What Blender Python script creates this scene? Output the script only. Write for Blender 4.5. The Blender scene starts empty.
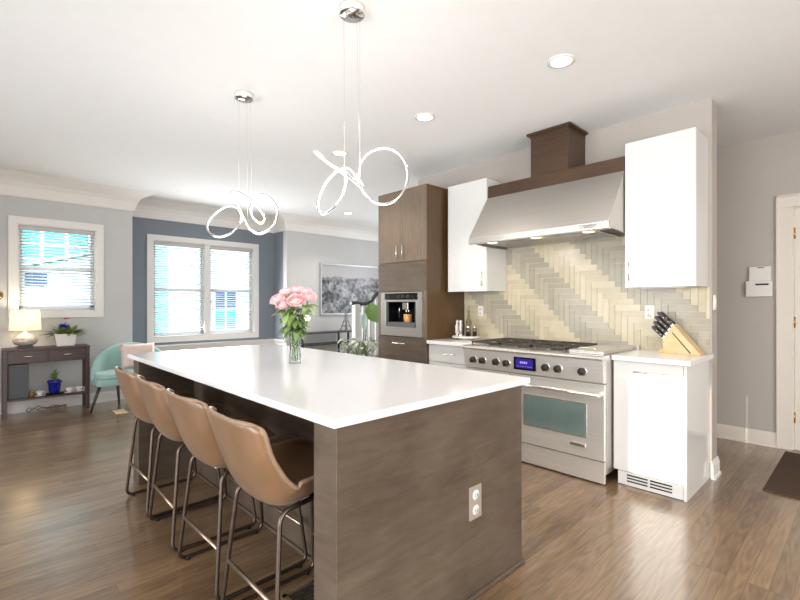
import bpy, bmesh, math, random
from mathutils import Vector, Matrix, noise as mnoise
random.seed(7)
PI = math.pi
SC = bpy.context.scene
COL = SC.collection

# ------------------------------------------------------------------ camera
F_PX, CY = 450.0, 303.5
YAW = math.atan(472 / 450)
CAMZ = 1.34
cam_d = bpy.data.cameras.new('camera')
cam = bpy.data.objects.new('camera', cam_d)
COL.objects.link(cam)
cam_d.sensor_width = 36.0
cam_d.lens = 36.0 * F_PX / 800.0
cam_d.shift_y = (CY - 300.0) / 800.0
cam.location = (0, 0, CAMZ)
cam.rotation_euler = (PI / 2, 0, YAW)
cam_d.clip_start = 0.05
cam_d.clip_end = 200
SC.camera = cam

# ------------------------------------------------------------------ world, sun, daylight, fill lamps
def hexlin(c):
    out = []
    for v in c:
        v = v / 255.0
        out.append(v / 12.92 if v <= 0.04045 else ((v + 0.055) / 1.055) ** 2.4)
    return tuple(out)

W = bpy.data.worlds.new('sky')
SC.world = W
W.use_nodes = True
wn = W.node_tree.nodes
bg = wn['Background']
bg.inputs['Color'].default_value = (0.80, 0.90, 1.0, 1)
bg.inputs['Strength'].default_value = 5.5

def light(name, kind, loc, direction, energy, color=(1, 1, 1), size=None, size_y=None, spread=None):
    d = bpy.data.lights.new(name, kind)
    d.energy = energy
    d.color = color
    if kind == 'AREA':
        d.shape = 'RECTANGLE'
        d.size = size
        d.size_y = size_y or size
        if spread:
            d.spread = spread
    o = bpy.data.objects.new(name, d)
    COL.objects.link(o)
    o.location = loc
    o.rotation_euler = Vector(direction).to_track_quat('-Z', 'Y').to_euler()
    return o

sun = light('sun', 'SUN', (0, -6, 4), (0, 1, -0.195), 9.0, (1.0, 0.95, 0.86))
sun.data.angle = math.radians(0.6)
# fill lamps added against solid walls behind and beside the camera
DAY = (0.95, 0.975, 1.0)
light('fill_back_right', 'AREA', (1.5, -2.52, 1.25), (0, 1, 0.0), 62, (1.0, 0.98, 0.95), 2.4, 2.2, math.radians(125))
light('fill_back_left', 'AREA', (-3.9, -2.52, 1.25), (0, 1, 0.0), 48, DAY, 2.6, 2.2, math.radians(125))
light('fill_back_middle', 'AREA', (-0.9, -2.52, 1.25), (0, 1, 0.0), 52, DAY, 1.8, 2.2, math.radians(125))
light('fill_right', 'AREA', (3.42, 0.5, 1.5), (-1, 0, 0.08), 175, (1.0, 0.985, 0.965), 2.6, 2.0)
light('daylight_bay', 'AREA', (-7.60, 2.87, 1.50), (1, 0, -0.2), 70, DAY, 1.4, 1.2)
light('daylight_stairwell', 'AREA', (-5.6, 6.9, 1.7), (0, -1, 0), 42, DAY, 1.4, 1.6)

SC.view_settings.view_transform = 'Standard'
SC.view_settings.look = 'None'
SC.view_settings.gamma = 1.0
SC.view_settings.use_curve_mapping = False
SC.view_settings.exposure = 0.14
try:
    SC.cycles.use_denoising = True
    SC.cycles.sample_clamp_indirect = 6.0
except Exception:
    pass

# ------------------------------------------------------------------ materials
MATS = {}
def nt(name):
    m = bpy.data.materials.new(name)
    m.use_nodes = True
    n = m.node_tree
    return m, n.nodes, n.links, n.nodes['Principled BSDF']

def bump(nodes, links, src, bsdf, strength, dist=0.01):
    b = nodes.new('ShaderNodeBump')
    b.inputs['Strength'].default_value = strength
    b.inputs['Distance'].default_value = dist
    links.new(src, b.inputs['Height'])
    links.new(b.outputs['Normal'], bsdf.inputs['Normal'])

def plain(name, rgb, rough=0.5, metal=0.0, var=0.06, scale=8.0, spec=0.5, coat=0.0, bumpy=0.0, stretch=(1, 1, 1), sheen=0.0, emit=None, estr=0.0, trans=0.0):
    m, N, L, B = nt(name)
    c = hexlin(rgb)
    tc = N.new('ShaderNodeTexCoord')
    mp = N.new('ShaderNodeMapping')
    mp.inputs['Scale'].default_value = stretch
    L.new(tc.outputs['Object'], mp.inputs['Vector'])
    no = N.new('ShaderNodeTexNoise')
    no.inputs['Scale'].default_value = scale
    no.inputs['Detail'].default_value = 4
    L.new(mp.outputs['Vector'], no.inputs['Vector'])
    r = N.new('ShaderNodeValToRGB')
    r.color_ramp.elements[0].position = 0.3
    r.color_ramp.elements[1].position = 0.7
    r.color_ramp.elements[0].color = tuple(v * (1 - var) for v in c) + (1,)
    r.color_ramp.elements[1].color = tuple(min(1, v * (1 + var)) for v in c) + (1,)
    L.new(no.outputs['Fac'], r.inputs['Fac'])
    L.new(r.outputs['Color'], B.inputs['Base Color'])
    B.inputs['Roughness'].default_value = rough
    B.inputs['Metallic'].default_value = metal
    B.inputs['Specular IOR Level'].default_value = spec
    B.inputs['Coat Weight'].default_value = coat
    B.inputs['Coat Roughness'].default_value = 0.08
    B.inputs['Sheen Weight'].default_value = sheen
    B.inputs['Transmission Weight'].default_value = trans
    if emit:
        B.inputs['Emission Color'].default_value = hexlin(emit) + (1,)
        B.inputs['Emission Strength'].default_value = estr
    if bumpy:
        bump(N, L, no.outputs['Fac'], B, bumpy)
    MATS[name] = m
    return m

def grain(name, dark, light_, stretch, rough=0.4, scale=6.0, spec=0.5, cloud=0.35, coat=0.0):
    """stained wood: long grain streaks with slow cloudy variation"""
    m, N, L, B = nt(name)
    tc = N.new('ShaderNodeTexCoord')
    mp = N.new('ShaderNodeMapping')
    mp.inputs['Scale'].default_value = stretch
    L.new(tc.outputs['Object'], mp.inputs['Vector'])
    a = N.new('ShaderNodeTexNoise')
    a.inputs['Scale'].default_value = scale
    a.inputs['Detail'].default_value = 8
    a.inputs['Roughness'].default_value = 0.65
    a.inputs['Distortion'].default_value = 0.6
    L.new(mp.outputs['Vector'], a.inputs['Vector'])
    b = N.new('ShaderNodeTexNoise')
    b.inputs['Scale'].default_value = 2.2
    b.inputs['Detail'].default_value = 3
    L.new(tc.outputs['Object'], b.inputs['Vector'])
    mx = N.new('ShaderNodeMix')
    mx.data_type = 'FLOAT'
    mx.inputs[0].default_value = cloud
    L.new(a.outputs['Fac'], mx.inputs[2])
    L.new(b.outputs['Fac'], mx.inputs[3])
    r = N.new('ShaderNodeValToRGB')
    r.color_ramp.elements[0].position = 0.32
    r.color_ramp.elements[1].position = 0.68
    r.color_ramp.elements[0].color = hexlin(dark) + (1,)
    r.color_ramp.elements[1].color = hexlin(light_) + (1,)
    L.new(mx.outputs[0], r.inputs['Fac'])
    L.new(r.outputs['Color'], B.inputs['Base Color'])
    B.inputs['Roughness'].default_value = rough
    B.inputs['Specular IOR Level'].default_value = spec
    B.inputs['Coat Weight'].default_value = coat
    B.inputs['Coat Roughness'].default_value = 0.15
    bump(N, L, a.outputs['Fac'], B, 0.12, 0.004)
    MATS[name] = m
    return m

def floor_mat():
    m, N, L, B = nt('oak_floor')
    tc = N.new('ShaderNodeTexCoord')
    mp = N.new('ShaderNodeMapping')
    mp.inputs['Rotation'].default_value = (0, 0, PI / 2)      # boards run along y
    L.new(tc.outputs['Object'], mp.inputs['Vector'])
    br = N.new('ShaderNodeTexBrick')
    br.offset = 0.37
    br.offset_frequency = 3
    br.inputs['Scale'].default_value = 1.0
    br.inputs['Brick Width'].default_value = 1.35
    br.inputs['Row Height'].default_value = 0.083
    br.inputs['Mortar Size'].default_value = 0.0012
    br.inputs['Mortar Smooth'].default_value = 0.2
    br.inputs['Bias'].default_value = 0.0
    br.inputs['Color1'].default_value = (0.0, 0.0, 0.0, 1)
    br.inputs['Color2'].default_value = (1.0, 1.0, 1.0, 1)
    br.inputs['Mortar'].default_value = (0.5, 0.5, 0.5, 1)
    L.new(mp.outputs['Vector'], br.inputs['Vector'])
    # cathedral grain: distorted bands stretched along the board
    mp2 = N.new('ShaderNodeMapping')
    mp2.inputs['Scale'].default_value = (1.0, 0.11, 1.0)
    L.new(tc.outputs['Object'], mp2.inputs['Vector'])
    add = N.new('ShaderNodeVectorMath')
    add.operation = 'MULTIPLY_ADD'
    add.inputs[1].default_value = (7.3, 3.1, 0.0)
    L.new(br.outputs['Color'], add.inputs[0])
    L.new(mp2.outputs['Vector'], add.inputs[2])
    n1 = N.new('ShaderNodeTexNoise')
    n1.inputs['Scale'].default_value = 7.0
    n1.inputs['Detail'].default_value = 2
    L.new(add.outputs['Vector'], n1.inputs['Vector'])
    mul = N.new('ShaderNodeMath'); mul.operation = 'MULTIPLY'; mul.inputs[1].default_value = 75.0
    L.new(n1.outputs['Fac'], mul.inputs[0])
    sn = N.new('ShaderNodeMath'); sn.operation = 'SINE'
    L.new(mul.outputs[0], sn.inputs[0])
    n2 = N.new('ShaderNodeTexNoise')
    n2.inputs['Scale'].default_value = 60.0
    n2.inputs['Detail'].default_value = 5
    L.new(add.outputs['Vector'], n2.inputs['Vector'])
    # combine: tone = 0.5 + board*0.25 + bands*.1 + fine*.4
    c1 = N.new('ShaderNodeMath'); c1.operation = 'MULTIPLY_ADD'
    c1.inputs[1].default_value = 0.08; c1.inputs[2].default_value = 0.0
    L.new(sn.outputs[0], c1.inputs[0])
    c2 = N.new('ShaderNodeMath'); c2.operation = 'MULTIPLY_ADD'
    c2.inputs[1].default_value = 0.55
    L.new(n2.outputs['Fac'], c2.inputs[0]); L.new(c1.outputs[0], c2.inputs[2])
    c3 = N.new('ShaderNodeMath'); c3.operation = 'MULTIPLY_ADD'
    c3.inputs[1].default_value = 0.28
    L.new(br.outputs['Color'], c3.inputs[0]); L.new(c2.outputs[0], c3.inputs[2])
    r = N.new('ShaderNodeValToRGB')
    e = r.color_ramp.elements
    e[0].position = 0.12; e[0].color = hexlin((90, 69, 49)) + (1,)
    e[1].position = 0.85; e[1].color = hexlin((162, 132, 99)) + (1,)
    L.new(c3.outputs[0], r.inputs['Fac'])
    mx = N.new('ShaderNodeMix'); mx.data_type = 'RGBA'
    L.new(br.outputs['Fac'], mx.inputs[0])
    L.new(r.outputs['Color'], mx.inputs[6])
    mx.inputs[7].default_value = hexlin((84, 66, 48)) + (1,)
    L.new(mx.outputs[2], B.inputs['Base Color'])
    B.inputs['Roughness'].default_value = 0.30
    B.inputs['Coat Weight'].default_value = 0.7
    B.inputs['Coat Roughness'].default_value = 0.13
    B.inputs['Specular IOR Level'].default_value = 0.7
    bump(N, L, c2.outputs[0], B, 0.06, 0.003)
    MATS['floor'] = m
    return m

def glass_mat(name, tint=(1, 1, 1), gloss=0.10):
    m = bpy.data.materials.new(name)
    m.use_nodes = True
    N, L = m.node_tree.nodes, m.node_tree.links
    N.remove(N['Principled BSDF'])
    out = N['Material Output']
    t = N.new('ShaderNodeBsdfTransparent'); t.inputs['Color'].default_value = tint + (1,)
    g = N.new('ShaderNodeBsdfGlossy'); g.inputs['Roughness'].default_value = 0.02
    fr = N.new('ShaderNodeLayerWeight'); fr.inputs['Blend'].default_value = 0.25
    ml = N.new('ShaderNodeMath'); ml.operation = 'MULTIPLY'; ml.inputs[1].default_value = gloss * 3
    L.new(fr.outputs['Fresnel'], ml.inputs[0])
    mx = N.new('ShaderNodeMixShader')
    L.new(ml.outputs[0], mx.inputs['Fac'])
    L.new(t.outputs[0], mx.inputs[1]); L.new(g.outputs[0], mx.inputs[2])
    L.new(mx.outputs[0], out.inputs['Surface'])
    MATS[name] = m
    return m

def city_mat():
    """black and white print of a hazy city of blocks and trees, sky above"""
    m, N, L, B = nt('city_print')
    tc = N.new('ShaderNodeTexCoord')
    sep = N.new('ShaderNodeSeparateXYZ')
    L.new(tc.outputs['Object'], sep.inputs[0])
    vo = N.new('ShaderNodeTexVoronoi'); vo.inputs['Scale'].default_value = 16
    vo.distance = 'CHEBYCHEV'
    L.new(tc.outputs['Object'], vo.inputs['Vector'])
    no = N.new('ShaderNodeTexNoise'); no.inputs['Scale'].default_value = 3.2; no.inputs['Detail'].default_value = 9
    no.inputs['Roughness'].default_value = 0.75
    L.new(tc.outputs['Object'], no.inputs['Vector'])
    bw = N.new('ShaderNodeRGBToBW'); L.new(vo.outputs['Color'], bw.inputs[0])
    mixn = N.new('ShaderNodeMath'); mixn.operation = 'MULTIPLY_ADD'; mixn.inputs[1].default_value = 0.35
    L.new(bw.outputs[0], mixn.inputs[0]); L.new(no.outputs['Fac'], mixn.inputs[2])
    r = N.new('ShaderNodeValToRGB'); e = r.color_ramp.elements
    e[0].position = 0.56; e[0].color = (0.012, 0.02, 0.025, 1)
    e[1].position = 0.98; e[1].color = (0.50, 0.50, 0.53, 1)
    L.new(mixn.outputs[0], r.inputs['Fac'])
    # horizon with a wavy skyline
    sk = N.new('ShaderNodeMath'); sk.operation = 'MULTIPLY_ADD'; sk.inputs[1].default_value = -0.28
    L.new(no.outputs['Fac'], sk.inputs[0]); L.new(sep.outputs['Z'], sk.inputs[2])
    st = N.new('ShaderNodeMapRange'); st.inputs[1].default_value = 0.10; st.inputs[2].default_value = 0.125
    L.new(sk.outputs[0], st.inputs[0])
    mx = N.new('ShaderNodeMix'); mx.data_type = 'RGBA'
    L.new(st.outputs[0], mx.inputs[0]); L.new(r.outputs['Color'], mx.inputs[6])
    mx.inputs[7].default_value = (0.40, 0.39, 0.40, 1)
    L.new(mx.outputs[2], B.inputs['Base Color'])
    B.inputs['Roughness'].default_value = 0.35
    MATS['city'] = m
    return m

floor_mat(); city_mat()
glass_mat('pane_glass', (0.96, 0.98, 0.98), 0.10)
glass_mat('vase_glass', (0.93, 0.96, 0.95), 0.22)
glass_mat('bottle_glass', (0.80, 0.78, 0.70), 0.25)
plain('ceiling_paint', (237, 238, 238), 0.9, var=0.01, spec=0.2)
plain('greige_paint', (177, 170, 163), 0.75, var=0.015, spec=0.25)
plain('grey_paint', (196, 196, 195), 0.75, var=0.015, spec=0.25)
plain('blue_grey_paint', (128, 136, 145), 0.75, var=0.02, spec=0.25)
plain('white_trim', (228, 226, 223), 0.45, var=0.01)
plain('cream_trim', (214, 206, 194), 0.45, var=0.01)
plain('cabinet_white', (216, 216, 214), 0.12, var=0.006, spec=0.45)
plain('quartz', (228, 227, 228), 0.10, var=0.018, scale=30, spec=0.5)
plain('steel', (190, 186, 180), 0.32, metal=0.82, var=0.05, scale=14, stretch=(0.15, 3, 12))
plain('steel_bright', (222, 220, 215), 0.26, metal=0.82, var=0.04, scale=10)
plain('steel_front', (222, 219, 214), 0.34, metal=0.55, var=0.05, scale=14, stretch=(0.15, 3, 12))
plain('chrome', (215, 215, 215), 0.06, metal=1.0, var=0.01)
plain('black_iron', (72, 66, 60), 0.4, metal=0.4, var=0.2, scale=30)
plain('black_gloss', (14, 14, 15), 0.12, var=0.05)
plain('knob_dark', (62, 58, 54), 0.35, metal=0.6, var=0.1)
plain('oven_glass', (120, 140, 138), 0.07, metal=0.2, var=0.05, spec=0.8)
plain('display_blue', (40, 30, 120), 0.2, emit=(60, 48, 170), estr=0.22)
plain('display_glyph', (150, 140, 240), 0.3, emit=(165, 155, 255), estr=0.45)
grain('stained_oak', (68, 57, 47), (106, 93, 80), (1.1, 1.1, 7), 0.36, 4.0, cloud=0.55)
grain('stained_oak_upright', (96, 82, 68), (126, 111, 95), (9, 9, 0.9), 0.36, 5.0)
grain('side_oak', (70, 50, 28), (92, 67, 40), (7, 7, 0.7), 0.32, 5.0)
grain('hood_oak', (54, 36, 22), (82, 58, 38), (0.8, 4, 9), 0.38, 5.0)
grain('dark_table_wood', (58, 42, 40), (84, 64, 60), (6, 1, 6), 0.4, 5.0)
grain('block_wood', (196, 164, 118), (220, 190, 144), (2, 6, 6), 0.4, 6.0)
plain('leather', (116, 87, 61), 0.30, var=0.2, scale=6, spec=0.7, bumpy=0.05, sheen=0.1)
plain('leather_seam', (138, 114, 92), 0.4, var=0.08, scale=30)
plain('stool_metal', (92, 80, 72), 0.34, metal=0.85, var=0.15, scale=20)
plain('brushed_bar', (176, 158, 140), 0.3, metal=0.9, var=0.08, scale=20)
plain('rubber', (22, 21, 20), 0.7)
plain('led', (255, 255, 255), 0.4, var=0.0, emit=(255, 252, 248), estr=2.6)
plain('lamp_glow', (255, 255, 255), 0.4, var=0.0, emit=(255, 247, 235), estr=9.0)
plain('hood_glow', (255, 240, 210), 0.4, var=0.0, emit=(255, 232, 190), estr=5.0)
plain('shade_fabric', (250, 238, 212), 0.8, var=0.02, emit=(255, 232, 190), estr=0.75)
plain('ceramic_white', (226, 222, 216), 0.25, var=0.02)
plain('mercury', (214, 202, 194), 0.2, metal=0.3, var=0.15, scale=20)
plain('teal_velvet', (150, 188, 182), 0.75, var=0.08, scale=5, sheen=0.5, bumpy=0.04)
plain('pink_linen', (222, 198, 190), 0.85, var=0.05, scale=40, sheen=0.3)
plain('speaker_grey', (84, 88, 92), 0.6, var=0.06, scale=60)
plain('cobalt', (28, 34, 150), 0.16, var=0.1)
plain('amber', (150, 98, 46), 0.3, var=0.2)
plain('soil', (60, 44, 34), 0.9, var=0.3, scale=60)
plain('leaf', (138, 160, 100), 0.45, var=0.3, scale=18)
plain('leaf_dark', (112, 138, 78), 0.45, var=0.3, scale=18)
plain('leaf_bright', (108, 142, 72), 0.4, var=0.2, scale=12)
plain('leaf_variegated', (196, 202, 184), 0.45, var=0.45, scale=34)
plain('leaf_pale', (176, 200, 192), 0.45, var=0.15, scale=14)
plain('stem', (104, 128, 70), 0.5, var=0.2)
plain('rose_pink', (240, 194, 196), 0.6, var=0.10, scale=16, sheen=0.3)
plain('rose_heart', (232, 160, 170), 0.6, var=0.10, scale=16, sheen=0.3)
plain('petal_white', (236, 236, 222), 0.6, var=0.05)
plain('petal_blue', (58, 62, 190), 0.5, var=0.2, scale=20)
plain('petal_red', (190, 92, 82), 0.5, var=0.2, scale=20)
plain('tile_beige', (198, 188, 162), 0.13, var=0.07, scale=9, spec=0.4)
plain('tile_cream', (207, 197, 172), 0.13, var=0.06, scale=9, spec=0.4)
plain('tile_grey', (170, 164, 148), 0.13, var=0.06, scale=9, spec=0.4)
plain('tile_taupe', (180, 173, 156), 0.13, var=0.06, scale=9, spec=0.4)
plain('grout', (218, 210, 194), 0.8, var=0.03)
plain('slat_white', (240, 240, 240), 0.5, var=0.01)
plain('rail_grey', (190, 188, 188), 0.5, var=0.02)
plain('rail_dark', (66, 64, 66), 0.3, var=0.1)
plain('table_black', (52, 52, 58), 0.4, var=0.1)
plain('figurine_grey', (120, 120, 122), 0.4, metal=0.6, var=0.15, scale=30)
plain('frame_silver', (176, 178, 180), 0.4, metal=0.5, var=0.03)
plain('outlet_tan', (158, 146, 134), 0.4, var=0.02)
plain('outlet_white', (236, 233, 226), 0.35, var=0.01)
plain('slot_dark', (30, 28, 26), 0.6)
plain('plastic_white', (214, 209, 202), 0.4, var=0.01)
plain('mat_brown', (74, 54, 40), 0.95, var=0.35, scale=60, stretch=(1, 5, 1), bumpy=0.5)
plain('pale_beige', (226, 206, 168), 0.8, var=0.04)
plain('brass', (196, 158, 96), 0.25, metal=1.0, var=0.05)
plain('knife_handle', (48, 36, 30), 0.32, var=0.15)
plain('coffee_glow', (206, 150, 84), 0.3, var=0.1, emit=(255, 210, 140), estr=0.08)  # faint emission mimics the glow of the lit dispenser
plain('siding_white', (236, 236, 234), 0.7, var=0.02)
plain('siding_line', (188, 190, 192), 0.7)
plain('ext_teal', (60, 185, 190), 0.4, var=0.06, scale=2)
plain('ext_blue', (8, 70, 130), 0.3, var=0.12, scale=3)
plain('ext_sky_blue', (40, 178, 190), 0.3, var=0.08, scale=3)
plain('ext_pale_teal', (150, 205, 205), 0.4, var=0.05)
plain('lawn', (120, 126, 104), 0.9, var=0.2, scale=2)

# ------------------------------------------------------------------ mesh builder
ORG = {}
class MB:
    def __init__(self):
        self.v = []; self.f = []; self.m = []; self.smooth = []
    def add(self, vs, fs, mi=0, smooth=False):
        o = len(self.v)
        self.v += [Vector(p) for p in vs]
        for f in fs:
            self.f.append([i + o for i in f]); self.m.append(mi); self.smooth.append(smooth)
        return self
    def box(self, x0, y0, z0, x1, y1, z1, mi=0):
        if x0 > x1: x0, x1 = x1, x0
        if y0 > y1: y0, y1 = y1, y0
        if z0 > z1: z0, z1 = z1, z0
        vs = [(x0, y0, z0), (x1, y0, z0), (x1, y1, z0), (x0, y1, z0), (x0, y0, z1), (x1, y0, z1), (x1, y1, z1), (x0, y1, z1)]
        return self.add(vs, [(0, 3, 2, 1), (4, 5, 6, 7), (0, 1, 5, 4), (1, 2, 6, 5), (2, 3, 7, 6), (3, 0, 4, 7)], mi)
    def prism(self, poly, axis, a, b, mi=0, smooth=False):
        """poly: 2D points (the other two axes in order), extruded along axis from a to b"""
        def p3(p, t):
            if axis == 'x': return (t, p[0], p[1])
            if axis == 'y': return (p[0], t, p[1])
            return (p[0], p[1], t)
        n = len(poly)
        vs = [p3(p, a) for p in poly] + [p3(p, b) for p in poly]
        fs = [tuple(range(n)), tuple(range(2 * n - 1, n - 1, -1))]
        self.add(vs, fs, mi)
        self.add(vs, [(i, i + n, (i + 1) % n + n, (i + 1) % n) for i in range(n)], mi, smooth)
        return self
    def tube(self, pts, r, seg=8, mi=0, closed=False, cap=True):
        pts = [Vector(p) for p in pts]
        n = len(pts)
        rs = r if isinstance(r, (list, tuple)) else [r] * n
        rings = []
        prev = None
        for i, p in enumerate(pts):
            if closed:
                t = pts[(i + 1) % n] - pts[i - 1]
            else:
                t = pts[min(i + 1, n - 1)] - pts[max(i - 1, 0)]
            if t.length < 1e-9: t = Vector((0, 0, 1))
            t.normalize()
            if prev is None:
                u = t.orthogonal().normalized()
            else:
                u = prev - t * prev.dot(t)
                u = u.normalized() if u.length > 1e-6 else t.orthogonal().normalized()
            prev = u
            w = t.cross(u)
            rings.append([p + (u * math.cos(2 * PI * k / seg) + w * math.sin(2 * PI * k / seg)) * rs[i] for k in range(seg)])
        vs = [q for ring in rings for q in ring]
        fs = []
        last = n if closed else n - 1
        for i in range(last):
            j = (i + 1) % n
            # for closed loops re-align the seam ring
            sh = 0
            if closed and j == 0:
                sh = min(range(seg), key=lambda s: (rings[0][s] - rings[i][0]).length)
            for k in range(seg):
                fs.append((i * seg + k, i * seg + (k + 1) % seg, j * seg + (k + 1 + sh) % seg, j * seg + (k + sh) % seg))
        self.add(vs, fs, mi, True)
        if cap and not closed:
            self.add(rings[0], [tuple(range(seg - 1, -1, -1))], mi)
            self.add(rings[-1], [tuple(range(seg))], mi)
        return self
    def cyl(self, p0, p1, r, seg=16, mi=0):
        return self.tube([p0, p1], r, seg, mi)
    def lathe(self, prof, c=(0, 0, 0), seg=24, mi=0, axis='z', cap=True):
        vs = []; fs = []
        c = Vector(c)
        n = len(prof)
        for (r, z) in prof:
            for k in range(seg):
                a = 2 * PI * k / seg
                d = (r * math.cos(a), r * math.sin(a), z)
                if axis == 'y': d = (d[0], d[2], d[1])
                if axis == 'x': d = (d[2], d[0], d[1])
                vs.append(c + Vector(d))
        for i in range(n - 1):
            for k in range(seg):
                fs.append((i * seg + k, i * seg + (k + 1) % seg, (i + 1) * seg + (k + 1) % seg, (i + 1) * seg + k))
        self.add(vs, fs, mi, True)
        if cap:
            if prof[0][0] > 1e-5: self.add(vs[:seg], [tuple(range(seg - 1, -1, -1))], mi)
            if prof[-1][0] > 1e-5: self.add(vs[-seg:], [tuple(range(seg))], mi)
        return self
    def grid(self, rows, mi=0, smooth=True):
        n, m = len(rows), len(rows[0])
        vs = [p for r in rows for p in r]
        fs = [(i * m + j, i * m + j + 1, (i + 1) * m + j + 1, (i + 1) * m + j) for i in range(n - 1) for j in range(m - 1)]
        return self.add(vs, fs, mi, smooth)
    def ball(self, c, r, seg=12, mi=0, sz=1.0):
        prof = [(max(1e-6, r * math.sin(PI * i / (seg // 2 + 2))), -r * sz * math.cos(PI * i / (seg // 2 + 2))) for i in range(seg // 2 + 3)]
        return self.lathe(prof, c, seg, mi, cap=False)
    def leaf(self, base, direction, up, length, width, mi=0, droop=0.25, n=5):
        base = Vector(base); d = Vector(direction).normalized(); up = Vector(up)
        s = d.cross(up)
        s = s.normalized() if s.length > 1e-5 else d.orthogonal().normalized()
        nn = s.cross(d).normalized()
        rows = []
        for i in range(n + 1):
            t = i / n
            w = width * 0.5 * (math.sin(PI * min(1, t ** 0.8)) ** 0.9 if 0 < t < 1 else 0.02)
            c = base + d * (length * t) - Vector((0, 0, 1)) * (droop * length * t * t)
            rows.append([c - s * w + nn * w * 0.35, c, c + s * w + nn * w * 0.35])
        return self.grid(rows, mi)
    def build(self, name, mats, parent=None, bevel=0.0, seg=2, solid=0.0, sub=0, loc=None, kind=None, label=None, weld=False):
        if not isinstance(mats, (list, tuple)): mats = [mats]
        if parent is not None:
            org = ORG.get(parent.name, Vector((0, 0, 0)))
        elif loc is not None:
            org = Vector(loc)
        else:
            xs = [p.x for p in self.v]; ys = [p.y for p in self.v]; zs = [p.z for p in self.v]
            org = Vector(((min(xs) + max(xs)) / 2, (min(ys) + max(ys)) / 2, min(zs)))
        me = bpy.data.meshes.new(name)
        me.from_pydata([tuple(p - org) for p in self.v], [], self.f)
        for mt in mats:
            me.materials.append(MATS[mt])
        for p, mi, s in zip(me.polygons, self.m, self.smooth):
            p.material_index = mi; p.use_smooth = s
        bm = bmesh.new(); bm.from_mesh(me)
        bmesh.ops.remove_doubles(bm, verts=bm.verts, dist=1e-5 if not weld else 1e-4)
        bmesh.ops.recalc_face_normals(bm, faces=bm.faces)
        bm.to_mesh(me); bm.free()
        o = bpy.data.objects.new(name, me)
        COL.objects.link(o)
        if parent is not None:
            o.parent = parent
            ORG[o.name] = org
        else:
            o.location = org
            ORG[o.name] = org
        if solid:
            s = o.modifiers.new('thick', 'SOLIDIFY'); s.thickness = solid; s.offset = 0
        if sub:
            s = o.modifiers.new('smooth', 'SUBSURF'); s.levels = sub; s.render_levels = sub
        if bevel:
            b = o.modifiers.new('edge', 'BEVEL'); b.width = bevel; b.segments = seg; b.limit_method = 'ANGLE'
            b.angle_limit = math.radians(40); b.harden_normals = False
        if kind: o['kind'] = kind
        if label: o['label'] = label
        return o

def thing(name, label, cat, loc=(0, 0, 0), group=None):
    o = bpy.data.objects.new(name, None)
    COL.objects.link(o)
    o.empty_display_size = 0.1
    o.location = loc
    ORG[o.name] = Vector(loc)
    o['label'] = label; o['category'] = cat
    if group: o['group'] = group
    return o
def tag(o, label, cat, group=None):
    o['label'] = label; o['category'] = cat
    if group: o['group'] = group
    return o
def struct(o):
    o['kind'] = 'structure'
    return o
def box(*a): return MB().box(*a)

def smooth_path(pts, n=8, closed=False):
    P = [Vector(p) for p in pts]
    out = []
    m = len(P)
    rng = range(m) if closed else range(m - 1)
    for i in rng:
        if closed:
            a, b, c, d = P[i - 1], P[i], P[(i + 1) % m], P[(i + 2) % m]
        else:
            a, b, c, d = P[max(i - 1, 0)], P[i], P[i + 1], P[min(i + 2, m - 1)]
        for k in range(n):
            t = k / n
            out.append(0.5 * ((2 * b) + (c - a) * t + (2 * a - 5 * b + 4 * c - d) * t * t + (3 * b - a - 3 * c + d) * t ** 3))
    if not closed: out.append(P[-1])
    return out
def fillet(pts, r, n=5):
    P = [Vector(p) for p in pts]
    out = [P[0]]
    for i in range(1, len(P) - 1):
        a = (P[i - 1] - P[i]); b = (P[i + 1] - P[i])
        rr = min(r, a.length * 0.45, b.length * 0.45)
        p0 = P[i] + a.normalized() * rr; p1 = P[i] + b.normalized() * rr
        for k in range(n + 1):
            t = k / n
            out.append((1 - t) ** 2 * p0 + 2 * t * (1 - t) * P[i] + t * t * p1)
    out.append(P[-1])
    return out
def bar_handle(parent, p0, p1, out, mat='steel_bright', r=0.006):
    p0 = Vector(p0); p1 = Vector(p1); o = Vector(out)
    mb = MB().tube([p0 + o, p1 + o], r, 10)
    d = (p1 - p0) * 0.1
    mb.tube([p0 + d, p0 + d + o], r * 0.8, 8).tube([p1 - d, p1 - d + o], r * 0.8, 8)
    return mb.build('handle', mat, parent)

def text_mesh(body, size, M, mat, name, parent, depth=0.0006):
    cu = bpy.data.curves.new('txt', 'FONT')
    cu.body = body; cu.size = size; cu.extrude = depth; cu.align_x = 'CENTER'; cu.align_y = 'CENTER'
    tmp = bpy.data.objects.new('txt', cu)
    COL.objects.link(tmp)
    dg = bpy.context.evaluated_depsgraph_get(); dg.update()
    me = bpy.data.meshes.new_from_object(tmp.evaluated_get(dg))
    bpy.data.objects.remove(tmp)
    me.transform(M)
    org = ORG.get(parent.name, Vector((0, 0, 0)))
    me.transform(Matrix.Translation(-org))
    me.materials.clear(); me.materials.append(MATS[mat])
    o = bpy.data.objects.new(name, me)
    COL.objects.link(o); o.parent = parent; ORG[o.name] = org
    return o

# ------------------------------------------------------------------ setting
CEIL = 2.91
XL, XB = -7.25, -7.70          # left wall and bay wall
YW = 4.10                      # range wall face
YA = 5.43                      # hall wall with the door
struct(box(-7.9, -2.75, -0.12, 3.6, 7.15, 0).build('floor', 'floor', loc=(0, 0, 0)))
struct(box(-7.9, -2.75, CEIL, 3.6, 7.15, CEIL + 0.12).build('ceiling', 'ceiling_paint', loc=(0, 0, CEIL)))

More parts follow.
